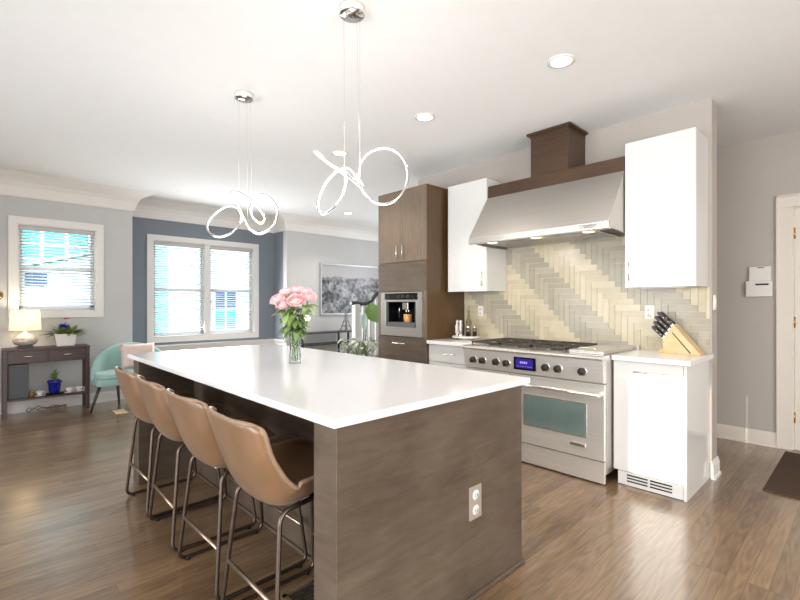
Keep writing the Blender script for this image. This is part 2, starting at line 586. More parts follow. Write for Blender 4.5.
def wall_x(name, x0, x1, y0, y1, mat, hole=None):
    """wall slab between x0..x1, spanning y0..y1, with an optional opening (ya, yb, za, zb)"""
    mb = MB()
    if hole:
        ya, yb, za, zb = hole
        mb.box(x0, y0, 0, x1, ya, CEIL); mb.box(x0, yb, 0, x1, y1, CEIL)
        mb.box(x0, ya, 0, x1, yb, za); mb.box(x0, ya, zb, x1, yb, CEIL)
    else:
        mb.box(x0, y0, 0, x1, y1, CEIL)
    return struct(mb.build(name, mat))
def wall_y(name, y0, y1, x0, x1, mat, hole=None):
    mb = MB()
    if hole:
        xa, xb, za, zb = hole
        mb.box(x0, y0, 0, xa, y1, CEIL); mb.box(xb, y0, 0, x1, y1, CEIL)
        mb.box(xa, y0, 0, xb, y1, za); mb.box(xa, y0, zb, xb, y1, CEIL)
    else:
        mb.box(x0, y0, 0, x1, y1, CEIL)
    return struct(mb.build(name, mat))
W1 = (0.415, 1.225, 1.245, 2.325)
W2 = (2.045, 3.695, 0.815, 2.325)
wall_x('wall_left', XL - 0.12, XL, -2.75, 1.66, 'grey_paint', W1)
wall_x('wall_bay', XB - 0.12, XB, 1.54, 4.22, 'blue_grey_paint', W2)
wall_y('wall_bay_near', 1.54, 1.66, XB, XL - 0.12, 'blue_grey_paint')
wall_y('wall_bay_far', 4.10, 4.22, XB, XL - 0.12, 'blue_grey_paint')
wall_x('wall_stairwell', XL - 0.12, XL, 4.10, 7.15, 'grey_paint')
wall_y('wall_stairwell_end', 7.0, 7.15, XL, -2.9, 'grey_paint')
wall_x('wall_stairwell_side', -3.0, -2.9, YW + 0.16, 7.0, 'grey_paint')
wall_y('wall_range', YW, YW + 0.16, -3.97, -0.845, 'greige_paint')
wall_y('wall_hall', YA, YA + 0.14, -2.9, 3.6, 'greige_paint', (-0.50, 0.36, 0.0, 2.22))
wall_x('wall_right', 3.5, 3.6, -2.75, YA, 'greige_paint')
wall_y('wall_back', -2.75, -2.6, XL, 3.5, 'greige_paint', (-1.215, -0.862, 1.30, 2.04))

# coved crown along the left walls
def crown(path, idx):
    prof = [(0.0, 2.65), (0.018, 2.65), (0.026, 2.67), (0.034, 2.70), (0.055, 2.77), (0.09, 2.82), (0.115, 2.838), (0.16, 2.865), (0.25, 2.91), (0.0, 2.91)]
    mb = MB()
    rows = []
    P = [Vector((x, y, 0)) for x, y in path]
    for i, p in enumerate(P):
        ns = []
        if i > 0: t = (P[i] - P[i - 1]).normalized(); ns.append(Vector((t.y, -t.x, 0)))
        if i < len(P) - 1: t = (P[i + 1] - P[i]).normalized(); ns.append(Vector((t.y, -t.x, 0)))
        n = ns[0] if len(ns) == 1 else (ns[0] + ns[1]) / (1 + ns[0].dot(ns[1]))
        rows.append([p + n * d + Vector((0, 0, z)) for d, z in prof])
    mb.grid(rows, smooth=False)
    return struct(mb.build('trim_%d' % idx, 'white_trim'))
crown([(XL, -2.6), (XL, 1.66), (XB, 1.66), (XB, 4.10), (XL, 4.10), (XL, 7.0)], 1)

def baseboard(name, x0, y0, x1, y1, nx, ny, mat='white_trim', h=0.135):
    """runs from (x0,y0) to (x1,y1), thickness towards (nx,ny)"""
    prof = [(0, 0), (0.028, 0), (0.026, 0.018), (0.016, 0.024), (0.016, h - 0.035), (0.011, h - 0.02), (0.005, h), (0, h)]
    a = [Vector((x0 + nx * d, y0 + ny * d, z)) for d, z in prof]
    b = [Vector((x1 + nx * d, y1 + ny * d, z)) for d, z in prof]
    n = len(prof)
    mb = MB()
    mb.add(a + b, [(i, (i + 1) % n, (i + 1) % n + n, i + n) for i in range(n)] + [tuple(range(n)), tuple(range(2 * n - 1, n - 1, -1))])
    return struct(mb.build(name, mat))
baseboard('baseboard_left', XL, -2.6, XL, 1.66, 1, 0)
baseboard('baseboard_bay', XB, 1.66, XB, 4.10, 1, 0)
baseboard('baseboard_stairwell', XL, 4.10, XL, 7.0, 1, 0)
baseboard('baseboard_hall', -2.9, YA, -0.60, YA, 0, -1, 'cream_trim')
baseboard('baseboard_range_end', -0.845, YW - 0.02, -0.845, YW + 0.175, 1, 0)
baseboard('baseboard_range_rear', -2.9, YW + 0.16, -0.845, YW + 0.16, 0, 1)
# chair rail and white panelling under the bay window
rail = MB()
rail.box(XB, 1.66, 0.136, XB + 0.012, 4.10, 0.66).box(XB, 1.66, 0.655, XB + 0.055, 4.10, 0.685).box(XB, 1.66, 0.61, XB + 0.025, 4.10, 0.655)
rail.box(XB + .012, 4.10 - 0.012, 0.136, XL, 4.10, 0.66).box(XB + .055, 4.10 - 0.055, 0.655, XL, 4.10, 0.685)
struct(rail.build('trim_2', 'white_trim', bevel=0.004))

# windows -----------------------------------------------------------
def window(idx, hole, x, sashes):
    ya, yb, za, zb = hole
    mb = MB()
    c = 0.088
    x1 = x + 0.02
    mb.box(x, ya - c, zb, x1, yb + c, zb + c).box(x, ya - c, za - c, x1, yb + c, za)
    mb.box(x, ya - c, za, x1, ya, zb).box(x, yb, za, x1, yb + c, zb)
    # jamb liners
    mb.box(x - 0.12, ya, za, x, ya + 0.012, zb).box(x - 0.12, yb - 0.012, za, x, yb, zb)
    mb.box(x - 0.12, ya, zb - 0.012, x, yb, zb).box(x - 0.12, ya, za, x, yb, za + 0.012)
    n = sashes
    wdt = (yb - ya) / n
    for i in range(1, n):
        y = ya + wdt * i
        mb.box(x - 0.11, y - 0.045, za, x + 0.012, y + 0.045, zb)
    w = struct(mb.build('window_%d' % idx, 'white_trim', bevel=0.004))
    for i in range(n):
        y0 = ya + wdt * i + (0.045 if i else 0.012)
        y1 = ya + wdt * (i + 1) - (0.045 if i < n - 1 else 0.012)
        s = MB()
        xs0, xs1 = x - 0.10, x - 0.07
        t = 0.04
        zm = (za + zb) / 2
        s.box(xs0, y0, za + .012, xs1, y0 + t, zb - .012).box(xs0, y1 - t, za + .012, xs1, y1, zb - .012)
        s.box(xs0, y0, za + .012, xs1, y1, za + t + .02).box(xs0, y0, zb - t, xs1, y1, zb - .012).box(xs0, y0, zm - 0.018, xs1 + .01, y1, zm + 0.018)
        s.build('sash', 'white_trim', w)
        box(xs0 + 0.012, y0 + t, za + 0.05, xs0 + 0.017, y1 - t, zb - t).build('glass_pane', 'pane_glass', w)
    return w
window(1, W1, XL, 1)
window(2, W2, XB, 2)

def blind(ya, yb, za, zb, x, label):
    b = thing('window_blind', label, 'blind', (x, (ya + yb) / 2, zb), 'white slatted blinds in the front windows')
    box(x - 0.045, ya, zb - 0.055, x + 0.012, yb, zb).build('headrail', 'rail_grey', b, bevel=0.003)
    mb = MB()
    n = int((zb - za - 0.10) / 0.038)
    for i in range(n):
        z = zb - 0.085 - i * 0.038
        rows = []
        for k in range(4):
            u = -1 + 2 * k / 3
            xx = x - 0.018 + u * 0.0225
            zz = z + 0.003 * (1 - u * u) + u * 0.008
            rows.append([(xx, ya + 0.006, zz), (xx, yb - 0.006, zz)])
        mb.grid(rows)
    mb.build('slats', 'slat_white', b, solid=0.002)
    box(x - 0.04, ya + 0.004, za + 0.006, x + 0.004, yb - 0.004, za + 0.03).build('bottom_rail', 'slat_white', b, bevel=0.003)
    for f in (0.16, 0.84):
        y = ya + (yb - ya) * f
        MB().cyl((x + 0.006, y, za + 0.02), (x + 0.006, y, zb - 0.03), 0.0018, 5).build('ladder_cord', 'slat_white', b)
    cd = MB().cyl((x + 0.014, yb - 0.03, zb - 0.05), (x + 0.014, yb - 0.03, za + 0.42), 0.002, 5)
    cd.lathe([(0.002, 0.02), (0.008, 0), (0.006, -0.02)], (x + 0.014, yb - 0.03, za + 0.41), 8)
    cd.build('pull_cord', 'slat_white', b)
    return b
blind(W1[0] + .016, W1[1] - .016, W1[2] + .013, W1[3] - .014, XL - 0.015, 'white slatted blind on the small window above the dark wood console table')
ym = (W2[0] + W2[1]) / 2
blind(W2[0] + .016, ym - .05, W2[2] + .013, W2[3] - .014, XB - 0.015, 'white slatted blind on the left half of the wide bay window')
blind(ym + .05, W2[1] - .016, W2[2] + .013, W2[3] - .014, XB - 0.015, 'white slatted blind on the right half of the wide bay window')

# hall door ---------------------------------------------------------
d = MB()
d.box(-0.60, YA - 0.022, 0, -0.50, YA, 2.22).box(0.36, YA - 0.022, 0, 0.46, YA, 2.22).box(-0.60, YA - 0.022, 2.22, 0.46, YA, 2.32)
d.box(-0.50, YA, 0, -0.488, YA + 0.14, 2.22).box(0.348, YA, 0, 0.36, YA + 0.14, 2.22).box(-0.488, YA, 2.208, 0.348, YA + 0.14, 2.22)
d.box(-0.612, YA - 0.03, 0, -0.595, YA, 2.335).box(-0.612, YA - 0.03, 2.32, 0.472, YA, 2.335)
door = struct(d.build('door_1', 'cream_trim', bevel=0.003))
lf = MB().box(-0.4875, YA + 0.012, 0.001, 0.3475, YA + 0.052, 2.2075)
lf.box(-0.37, YA + 0.006, 0.25, 0.23, YA + 0.012, 0.95).box(-0.37, YA + 0.006, 1.10, 0.23, YA + 0.012, 2.05)
lf.build('door_leaf', 'cream_trim', door, bevel=0.004)
for z in (0.25, 1.12, 1.93):
    MB().cyl((-0.487, YA + 0.004, z), (-0.487, YA + 0.004, z + 0.10), 0.007, 8).build('hinge', 'brass', door)
kb = MB().lathe([(0.028, 0), (0.028, -0.006), (0.011, -0.012), (0.011, -0.035), (0.028, -0.045), (0.028, -0.06), (0.0, -0.07)], (0.28, YA + 0.012, 1.0), 16, axis='y')
kb.build('door_knob', 'brass', door)

# frame of the sunlit side window behind the camera, and frames added on solid wall around two fill lamps
def rear_frame(idx, x0, x1, z0, z1):
    mb = MB()
    y0, y1 = -2.6, -2.575
    mb.box(x0 - .09, y0, z1, x1 + .09, y1, z1 + .09).box(x0 - .09, y0, z0 - .09, x1 + .09, y1, z0)
    mb.box(x0 - .09, y0, z0, x0, y1, z1).box(x1, y0, z0, x1 + .09, y1, z1)
    return struct(mb.build('window_%d' % idx, 'white_trim'))
rear_frame(3, -1.21, -0.86, 1.30, 2.04)
rear_frame(4, 0.3, 2.7, 0.15, 2.35)  # no opening here, frame added around a fill lamp
rear_frame(5, -5.2, -2.6, 0.15, 2.35)  # also an added frame on solid wall

# backsplash: right-angle herringbone in two tones -------------------
def clip_rect(r, c):
    x0, x1 = max(r[0], c[0]), min(r[1], c[1]); z0, z1 = max(r[2], c[2]), min(r[3], c[3])
    return (x0, x1, z0, z1) if x1 - x0 > 0.002 and z1 - z0 > 0.002 else None
bs = MB()
area = (-3.222, -0.857, 0.950, 1.465)
area2 = (-2.665, -1.352, 1.465, 1.95)
bs.box(area[0], YW - 0.004, area[2], area[1], YW, area[3], 4)
bs.box(area2[0], YW - 0.004, area2[2], area2[1], YW, area2[3], 4)
tw, nL, g = 0.052, 4, 0.0012
rr = random.Random(3)
X0, Z0 = -1.92, 0.60
for j in range(-8, 9):
    for k in range(-70, 71):
        for kind in (0, 1):
            if kind == 0:
                a = (k + nL * j, k + nL * j + nL, k - nL * j, k - nL * j + 1)
            else:
                a = (k + nL * j + nL, k + nL * j + nL + 1, k - nL * j + 1 - nL, k - nL * j + 1)
            x1 = X0 - a[0] * tw; x0 = X0 - a[1] * tw
            z0 = Z0 + a[2] * tw; z1 = Z0 + a[3] * tw
            grey = (j % 2 == 0)
            mi = (2 if rr.random() < 0.6 else 3) if grey else (0 if rr.random() < 0.55 else 1)
            for ar in (area, area2):
                c = clip_rect((x0 + g, x1 - g, z0 + g, z1 - g), ar)
                if not c: continue
                yf = YW - 0.010 - rr.random() * 0.0008
                t = [rr.uniform(-0.0005, 0.0005) for _ in range(4)]
                vs = [(c[0], yf + t[0], c[2]), (c[1], yf + t[1], c[2]), (c[1], yf + t[2], c[3]), (c[0], yf + t[3], c[3]),
                      (c[0], YW - 0.003, c[2]), (c[1], YW - 0.003, c[2]), (c[1], YW - 0.003, c[3]), (c[0], YW - 0.003, c[3])]
                bs.add(vs, [(0, 1, 2, 3), (0, 4, 5, 1), (1, 5, 6, 2), (2, 6, 7, 3), (3, 7, 4, 0)], mi)
o = bs.build('backsplash', ['tile_beige', 'tile_cream', 'tile_grey', 'tile_taupe', 'grout'])
tag(o, 'glossy beige and grey herringbone tile backsplash behind the steel range', 'backsplash')
o['kind'] = 'structure'

# outside, seen through the blinds -----------------------------------
struct(box(-30, -20, -0.6, -7.85, 24, -0.5).build('ground', 'lawn'))
def translucent(name, amount):
    m = MATS[name]; N, L = m.node_tree.nodes, m.node_tree.links
    t = N.new('ShaderNodeBsdfTranslucent'); t.inputs['Color'].default_value = (.95, .95, .95, 1)
    mx = N.new('ShaderNodeMixShader'); mx.inputs['Fac'].default_value = amount
    L.new(N['Principled BSDF'].outputs[0], mx.inputs[1]); L.new(t.outputs[0], mx.inputs[2])
    L.new(mx.outputs[0], N['Material Output'].inputs['Surface'])
translucent('slat_white', 0.75)
hs = thing('neighbor_house', 'white sided house with blue and teal window across from the bay window', 'house', (-11.9, 4.0, -0.5))
mb = MB().box(-13.5, 2.4, -0.5, -11.6, 14.0, 6.0)
for i in range(40):
    z = -0.4 + i * 0.15
    mb.prism([(-11.6, z), (-11.575, z), (-11.6, z + 0.14)], 'y', 2.4, 14.0) if False else mb.add(
        [(-11.6, 2.4, z), (-11.57, 2.4, z), (-11.6, 2.4, z + 0.14), (-11.6, 14, z), (-11.57, 14, z), (-11.6, 14, z + 0.14)],
        [(0, 1, 2), (3, 5, 4), (1, 4, 5, 2), (0, 3, 4, 1)])
mb.build('siding', 'siding_white', hs)
wn_ = MB().box(-11.585, 4.46, 0.62, -11.54, 5.08, 1.76)
wn_.build('window_frame', 'siding_white', hs)
for yy in (4.51, 4.80):
    for zz, m_ in ((1.22, 'ext_blue'), (0.70, 'ext_sky_blue')):
        box(-11.53, yy, zz, -11.52, yy + 0.23, zz + 0.46).build('pane', m_, hs)
box(-11.56, 2.95, 0.3, -11.53, 3.40, 2.9).build('shutter', 'ext_pale_teal', hs)
h2 = thing('gabled_house', 'low white sided gable with a small blue window outside the small window', 'house', (-10.8, 1.0, -0.5))
mb = MB()
mb.prism([(-0.6, -0.5), (2.2, -0.5), (2.2, 2.40), (-0.6, 1.58)], 'x', -11.2, -10.55)
for i in range(18):
    z = -0.4 + i * 0.11
    mb.box(-10.55, -0.6, z, -10.535, 2.2, z + 0.012)
mb.build('siding', 'siding_white', h2)
mb = MB().prism([(-0.7, 1.60), (2.2, 2.45), (2.2, 2.52), (-0.7, 1.67)], 'x', -11.3, -10.4)
mb.build('roof_edge', 'siding_line', h2)
box(-10.53, 0.70, 1.66, -10.50, 1.02, 1.90).build('window_pane', 'ext_blue', h2)
h3 = thing('teal_house', 'tall teal sided house rising behind the white gable', 'house', (-14, 0.8, -0.5))
box(-15, -1.5, -0.5, -13.2, 2.3, 7.0).build('wall', 'ext_teal', h3)
mb = MB()
for y in (0.72, 1.18, 1.64, 2.10):
    mb.box(-13.2, y - 0.03, 1.0, -13.15, y + 0.03, 3.4)
for z in (2.35, 2.72, 3.10):
    mb.box(-13.2, 0.7, z - 0.025, -13.15, 2.1, z + 0.025)
mb.build('window_grid', 'siding_white', h3)

# ------------------------------------------------------------------ kitchen: cabinets
CT = 0.955
# tall oven cabinet
t = thing('tall_cabinet', 'tall stained oak cabinet housing the built-in coffee machine', 'cabinet', (-3.61, 3.76, 0))
x0, x1, yf, yb = -3.99, -3.225, 3.452, YW - 0.005
mb = MB()
mb.box(x0, yf + 0.02, 0.0, x0 + 0.06, yb, 2.60)
mb.box(x1 - 0.06, yf + 0.02, 0.0, x1 - 0.003, yb, 2.60)
mb.box(x0 + 0.06, yf + 0.02, 1.47, x1 - 0.06, yb, 2.60).box(x0 + 0.06, yf + 0.02, 0.0, x1 - 0.06, yb, 0.975).box(x0 + 0.06, yb - 0.05, 0.975, x1 - 0.06, yb, 1.47)
mb.build('carcass', 'stained_oak_upright', t, bevel=0.002)
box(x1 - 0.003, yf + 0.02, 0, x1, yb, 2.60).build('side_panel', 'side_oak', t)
xm = (x0 + x1) / 2
for a, b, hx in ((x0 + .003, xm - .002, xm - 0.045), (xm + .002, x1 - .002, xm + 0.045)):
    dr = box(a, yf, 1.800, b, yf + 0.019, 2.598).build('door', 'stained_oak_upright', t, bevel=0.002)
    bar_handle(dr, (hx, yf, 1.835), (hx, yf, 1.985), (0, -0.03, 0))
box(x0 + .003, yf, 1.474, x1 - .002, yf + 0.019, 1.794).build('filler_panel', 'stained_oak', t, bevel=0.002)
dr = box(x0 + .003, yf, 0.10, x1 - .002, yf + 0.019, 0.970).build('drawer', 'stained_oak', t, bevel=0.002)
bar_handle(dr, (xm - .1, yf, 0.90), (xm + .1, yf, 0.90), (0, -0.03, 0))
box(x0 + .003, yf, 0.974, x0 + 0.06, yf + 0.019, 1.472).build('stile', 'stained_oak_upright', t)
box(x1 - 0.045, yf, 0.974, x1 - .002, yf + 0.019, 1.472).build('stile', 'stained_oak_upright', t)

# coffee machine
cx0, cx1, cz0, cz1 = -3.925, -3.272, 0.980, 1.466
c = thing('coffee_machine', 'built-in steel coffee machine glowing in the tall oak cabinet', 'coffee machine', (-3.6, 3.6, cz0))
yy = 3.436
mb = MB()
mb.box(cx0, yy, cz1 - 0.105, cx1, yy + 0.03, cz1 - 0.085).box(cx0, yy, cz1 - 0.012, cx1, yy + 0.03, cz1)
mb.box(cx0, yy, cz0, cx1, yy + 0.03, cz0 + 0.10)
mb.box(cx0, yy, cz0 + 0.10, cx0 + 0.085, yy + 0.03, cz1 - 0.105).box(cx1 - 0.085, yy, cz0 + 0.10, cx1, yy + 0.03, cz1 - 0.105)
mb.box(cx0, yy, cz1 - 0.085, cx0 + 0.06, yy + 0.03, cz1 - 0.012).box(cx1 - 0.06, yy, cz1 - 0.085, cx1, yy + 0.03, cz1 - 0.012)
mb.build('front_frame', 'steel', c, bevel=0.002)
dp = box(cx0 + 0.06, yy + 0.003, cz1 - 0.085, cx1 - 0.06, yy + 0.03, cz1 - 0.012).build('control_strip', 'black_gloss', c)
for i in range(7):
    mb = MB()
    xx = cx0 + 0.11 + i * 0.075
    if i in (2, 3, 4): mb.box(xx, yy + .0015, cz1 - 0.065, xx + 0.05, yy + .003, cz1 - 0.03)
    else: mb.lathe([(0.012, 0.0), (0.012, -0.0015)], (xx + .02, yy + .003, cz1 - 0.048), 12, axis='y')
    mb.build('button', 'knob_dark', dp)
nb = MB()
a0, a1, b0, b1 = cx0 + 0.085, cx1 - 0.085, cz0 + 0.10, cz1 - 0.105
nb.box(a0, yy + 0.24, b0, a1, yy + 0.25, b1).box(a0, yy + 0.03, b0, a0 + 0.01, yy + 0.24, b1).box(a1 - .01, yy + 0.03, b0, a1, yy + 0.24, b1)
nb.box(a0, yy + 0.03, b1 - 0.01, a1, yy + 0.24, b1)
nb.build('niche', 'black_gloss', c)
box(a0, yy + 0.004, b0, a1, yy + 0.24, b0 + 0.05).build('drip_tray', 'speaker_grey', c, bevel=0.003)
for q0 in (a0, a1 - .018): box(q0, yy + .004, b0, q0 + .018, yy + .03, b1).build('niche_trim', 'speaker_grey', c)
sp = MB().box(-3.63, yy + 0.06, b1 - 0.09, -3.54, yy + 0.16, b1 - 0.01)
sp.cyl((-3.605, yy + .10, b1 - 0.12), (-3.605, yy + .10, b1 - 0.09), 0.010, 10).cyl((-3.565, yy + .10, b1 - 0.12), (-3.565, yy + .10, b1 - 0.09), 0.010, 10)
sp.build('spout', 'chrome', c, bevel=0.003)
MB().cyl((a0 + 0.10, yy + .12, b0 + .10), (a0 + 0.10, yy + .12, b1 - .01), 0.008, 10).build('steam_wand', 'chrome', c)
cup = MB().lathe([(0.035, 0), (0.043, 0.004), (0.047, 0.09), (0.043, 0.09), (0.04, 0.008), (0, 0.006)], (-3.585, yy + 0.10, b0 + 0.05), 20)
o = cup.build('coffee_glass', 'coffee_glow')
tag(o, 'amber coffee glass standing under the spout of the coffee machine', 'glass')

# wall cabinets (white, glossy slab doors)
def wall_cab(xa, xb, label, hx):
    w = thing('wall_cabinet', label, 'cabinet', ((xa + xb) / 2, 3.92, 1.465))
    box(xa, 3.766, 1.467, xb, YW - 0.004, 2.60).build('carcass', 'cabinet_white', w, bevel=0.0015)
    dr = box(xa + .0015, 3.745, 1.465, xb - .0005, 3.764, 2.602).build('door', 'cabinet_white', w, bevel=0.002)
    bar_handle(dr, (hx, 3.745, 1.515), (hx, 3.745, 1.665), (0, -0.028, 0), 'cabinet_white' if False else 'steel_bright', 0.005)
    return w
wall_cab(-3.176, -2.668, 'white slab-door wall cabinet between the tall oak cabinet and range hood', -2.715)
wr = wall_cab(-1.350, -0.868, 'white slab-door wall cabinet above the knife block, right of the hood', -1.312)
box(-1.25, 3.80, 1.455, -0.95, 3.86, 1.467).build('under_cabinet_light', 'rail_grey', wr)

# hood
hx0, hx1 = -2.664, -1.356
h = thing('range_hood', 'wide sloped stainless steel range hood above the range', 'range hood', (-2.01, 3.75, 1.90))
yl, ytop = 3.45, 3.755
lz0, lz1, zt = 1.903, 1.965, 2.395
mb = MB()
# canopy shell: sloped front, two trapezoid sides
mb.prism([(yl, lz1), (ytop, zt), (YW - 0.004, zt), (YW - 0.004, lz0), (ytop, lz0), (yl + .02, lz0 + .012)], 'x', hx0, hx0 + 0.012)
mb.prism([(yl, lz1), (ytop, zt), (YW - 0.004, zt), (YW - 0.004, lz0), (ytop, lz0), (yl + .02, lz0 + .012)], 'x', hx1 - 0.012, hx1)
mb.prism([(yl, lz1), (ytop, zt), (ytop + .02, zt), (yl + .02, lz1)], 'x', hx0 + .012, hx1 - .012)
mb.box(hx0 + .012, ytop + .02, zt - 0.012, hx1 - .012, YW - .004, zt)
mb.build('canopy', 'steel', h)
mb = MB().prism([(yl, lz1), (yl - 0.006, lz1 - .004), (yl - 0.006, lz0 + .004), (yl, lz0), (yl + 0.035, lz0), (yl + 0.035, lz0 + .008), (yl + .02, lz0 + .012), (yl + .02, lz1)], 'x', hx0, hx1)
mb.build('front_lip', 'steel_bright', h, bevel=0.0015)
mb = MB()
mb.box(hx0 + .012, yl + .06, lz0 + 0.02, hx1 - .012, YW - .01, lz0 + 0.026)
mb.build('underside', 'knob_dark', h)
for i in range(3):
    fx0 = hx0 + 0.12 + i * 0.36; fx1 = fx0 + 0.34
    mb = MB()
    mb.box(fx0, yl + .14, lz0 + .004, fx1, yl + .155, lz0 + .02).box(fx0, YW - .09, lz0 + .004, fx1, YW - .075, lz0 + .02)
    for k in range(9):
        a = fx0 + k * (fx1 - fx0 - 0.018) / 8
        mb.box(a, yl + .155, lz0 + .004, a + 0.018, YW - .09, lz0 + .02)
    mb.build('baffle_filter', 'steel_bright', h)
for i, xx in enumerate((-2.50, -2.04, -1.58)):
    lp = MB().lathe([(0.032, 0.008), (0.032, 0.0), (0.024, -0.002), (0.0, -0.003)], (xx, yl + 0.10, lz0 + 0.012), 16)
    lp.build('hood_lamp', 'hood_glow', h)
    light('hood_bulb', 'SPOT', (xx, yl + 0.10, lz0 - 0.02), (0, 0.35, -1), 1.2, (1.0, 0.80, 0.55)).data.spot_size = math.radians(115)
bd = box(-1.585, yl - 0.009, 1.918, -1.415, yl - 0.005, 1.952).build('badge', 'steel', h)
MT = Matrix.Translation((-1.50, yl - 0.0095, 1.940)) @ Matrix.Rotation(PI / 2, 4, 'X')
text_mesh('THERMADOR', 0.018, MT, 'slot_dark', 'lettering', bd)
MT = Matrix.Translation((-1.50, yl - 0.0095, 1.926)) @ Matrix.Rotation(PI / 2, 4, 'X')
text_mesh('PROFESSIONAL', 0.012, MT, 'slot_dark', 'lettering', bd)

dc = thing('duct_cover', 'brown oak duct cover rising from the steel hood to the ceiling', 'duct cover', (-2.0, 3.9, 2.40))
yd = 3.758
box(hx0 + .002, yd, 2.397, hx1 - .002, YW - .004, 2.512).build('base_board', 'hood_oak', dc, bevel=0.002)
box(-2.185, yd, 2.512, -1.822, YW - .004, 2.885).build('shaft', 'hood_oak', dc, bevel=0.002)
mb = MB()
px0, px1, py0, py1 = -2.185, -1.822, yd, YW - .004
for zz0, zz1, e in ((2.880, 2.890, 0.010), (2.888, 2.908, 0.030)):
    mb.box(px0 - e, py0 - e, zz0, px1 + e, py1, zz1)
mb.build('crown_cap', 'hood_oak', dc, bevel=0.004)

# base cabinet left of range
t = thing('base_cabinet', 'white base cabinet left of the range under the pepper mills', 'cabinet', (-2.92, 3.78, 0))
a, b, yf = -3.222, -2.640, 3.49
box(a, yf + .02, 0.10, b, YW - .005, CT - .036).build('carcass', 'cabinet_white', t)
box(a, yf + .07, 0.0, b, YW - .005, 0.10).build('toe_kick', 'cabinet_white', t)
dr = box(a + .003, yf, 0.74, b - .003, yf + .019, CT - .040).build('drawer', 'cabinet_white', t, bevel=0.002)
bar_handle(dr, (-3.0, yf, 0.83), (-2.85, yf, 0.83), (0, -0.03, 0))
for aa, bb, hx in ((a + .003, (a + b) / 2 - .002, (a + b) / 2 - .04), ((a + b) / 2 + .002, b - .003, (a + b) / 2 + .04)):
    dd = box(aa, yf, 0.105, bb, yf + .019, 0.735).build('door', 'cabinet_white', t, bevel=0.002)
    bar_handle(dd, (hx, yf, 0.55), (hx, yf, 0.70), (0, -0.03, 0))
o = box(a, 3.455, CT - .035, b + .004, YW - .011, CT).build('countertop', 'quartz', bevel=0.003)
tag(o, 'white quartz countertop left of the range, beside the tall oak cabinet', 'countertop')

# under-counter fridge cabinet right of range
t = thing('refrigerator_cabinet', 'glossy white panelled undercounter unit right of the range with vent grille', 'cabinet', (-1.08, 3.8, 0))
a, b = -1.338, -0.860
box(a + .004, yf + .022, 0.10, b - .02, YW - .005, CT - .036).build('carcass', 'cabinet_white', t)
box(b - .019, yf - .002, 0.0, b, YW - .005, CT - .036).build('side_panel', 'cabinet_white', t, bevel=0.0015)
dr = box(a, yf, 0.105, b - .021, yf + .02, CT - .040).build('door', 'cabinet_white', t, bevel=0.002)
bar_handle(dr, (-1.19, yf, 0.845), (-0.955, yf, 0.845), (0, -0.03, 0))
kk = MB().box(a + .03, yf + .006, 0.004, b - .021, yf + .02, 0.100)
kp = kk.build('kick_plate', 'cabinet_white', t)
for g0, g1 in ((-1.245, -1.105), (-1.090, -0.950)):
    mb = MB()
    for zz in (0.030, 0.052, 0.074):
        mb.box(g0, yf + .004, zz, g1, yf + .0065, zz + 0.010)
    mb.build('vent_slots', 'slot_dark', kp)
o = box(-1.340, 3.458, CT - .035, -0.832, YW - .011, CT).build('countertop', 'quartz', bevel=0.003)
tag(o, 'short white quartz countertop under the wooden knife block', 'countertop')

# range ---------------------------------------------------------------
rx0, rx1 = -2.628, -1.348
r_ = thing('range', 'wide stainless steel professional range with purple display', 'range', (-1.97, 3.7, 0))
mb = MB().box(rx0, 3.385, 0.08, rx1, YW - .012, 0.915)
mb.build('body', 'steel', r_)
mb = MB().prism([(3.38, 0.915), (3.325, 0.915), (3.308, 0.922), (3.302, 0.935), (3.308, 0.948), (3.325, 0.955), (YW - .012, 0.955), (YW - .012, 0.915)], 'x', rx0, rx1)
mb.build('cooktop', 'steel_bright', r_, bevel=0.001)
mb = MB().prism([(3.385, 0.915), (3.326, 0.915), (3.338, 0.762), (3.346, 0.752), (3.385, 0.752)], 'x', rx0, rx1)
mb.build('control_panel', 'steel_front', r_, bevel=0.002)
for kx in (-2.512, -2.412, -2.268, -2.162, -1.800, -1.695, -1.503):
    kb = MB().lathe([(0.036, 0.012), (0.036, -0.004), (0.030, -0.008)], (kx, 3.332, 0.830), 20, axis='y')
    ko = kb.build('knob', 'steel_bright', r_)
    kc = MB().lathe([(0.028, -0.006), (0.030, -0.012), (0.025, -0.040), (0.020, -0.046), (0.0, -0.046)], (kx, 3.332, 0.830), 18, axis='y')
    kc.box(kx - .006, 3.281, 0.804, kx + .006, 3.288, 0.856)
    kc.build('knob_grip', 'knob_dark', ko)
ds = box(-2.092, 3.322, 0.786, -1.890, 3.345, 0.892).build('display_frame', 'black_gloss', r_, bevel=0.002)
box(-2.072, 3.3205, 0.802, -1.910, 3.323, 0.880).build('screen', 'display_blue', ds)
mb = MB()
for gx, gw in ((-2.03, .012), (-2.012, .012), (-1.994, .012), (-1.976, .012)):
    mb.box(gx, 3.3195, 0.840, gx + gw, 3.3206, 0.858)
for k in range(6):
    mb.box(-2.055 + k * .024, 3.3195, 0.815, -2.055 + k * .024 + .012, 3.3206, 0.818)
mb.build('glyphs', 'display_glyph', ds)
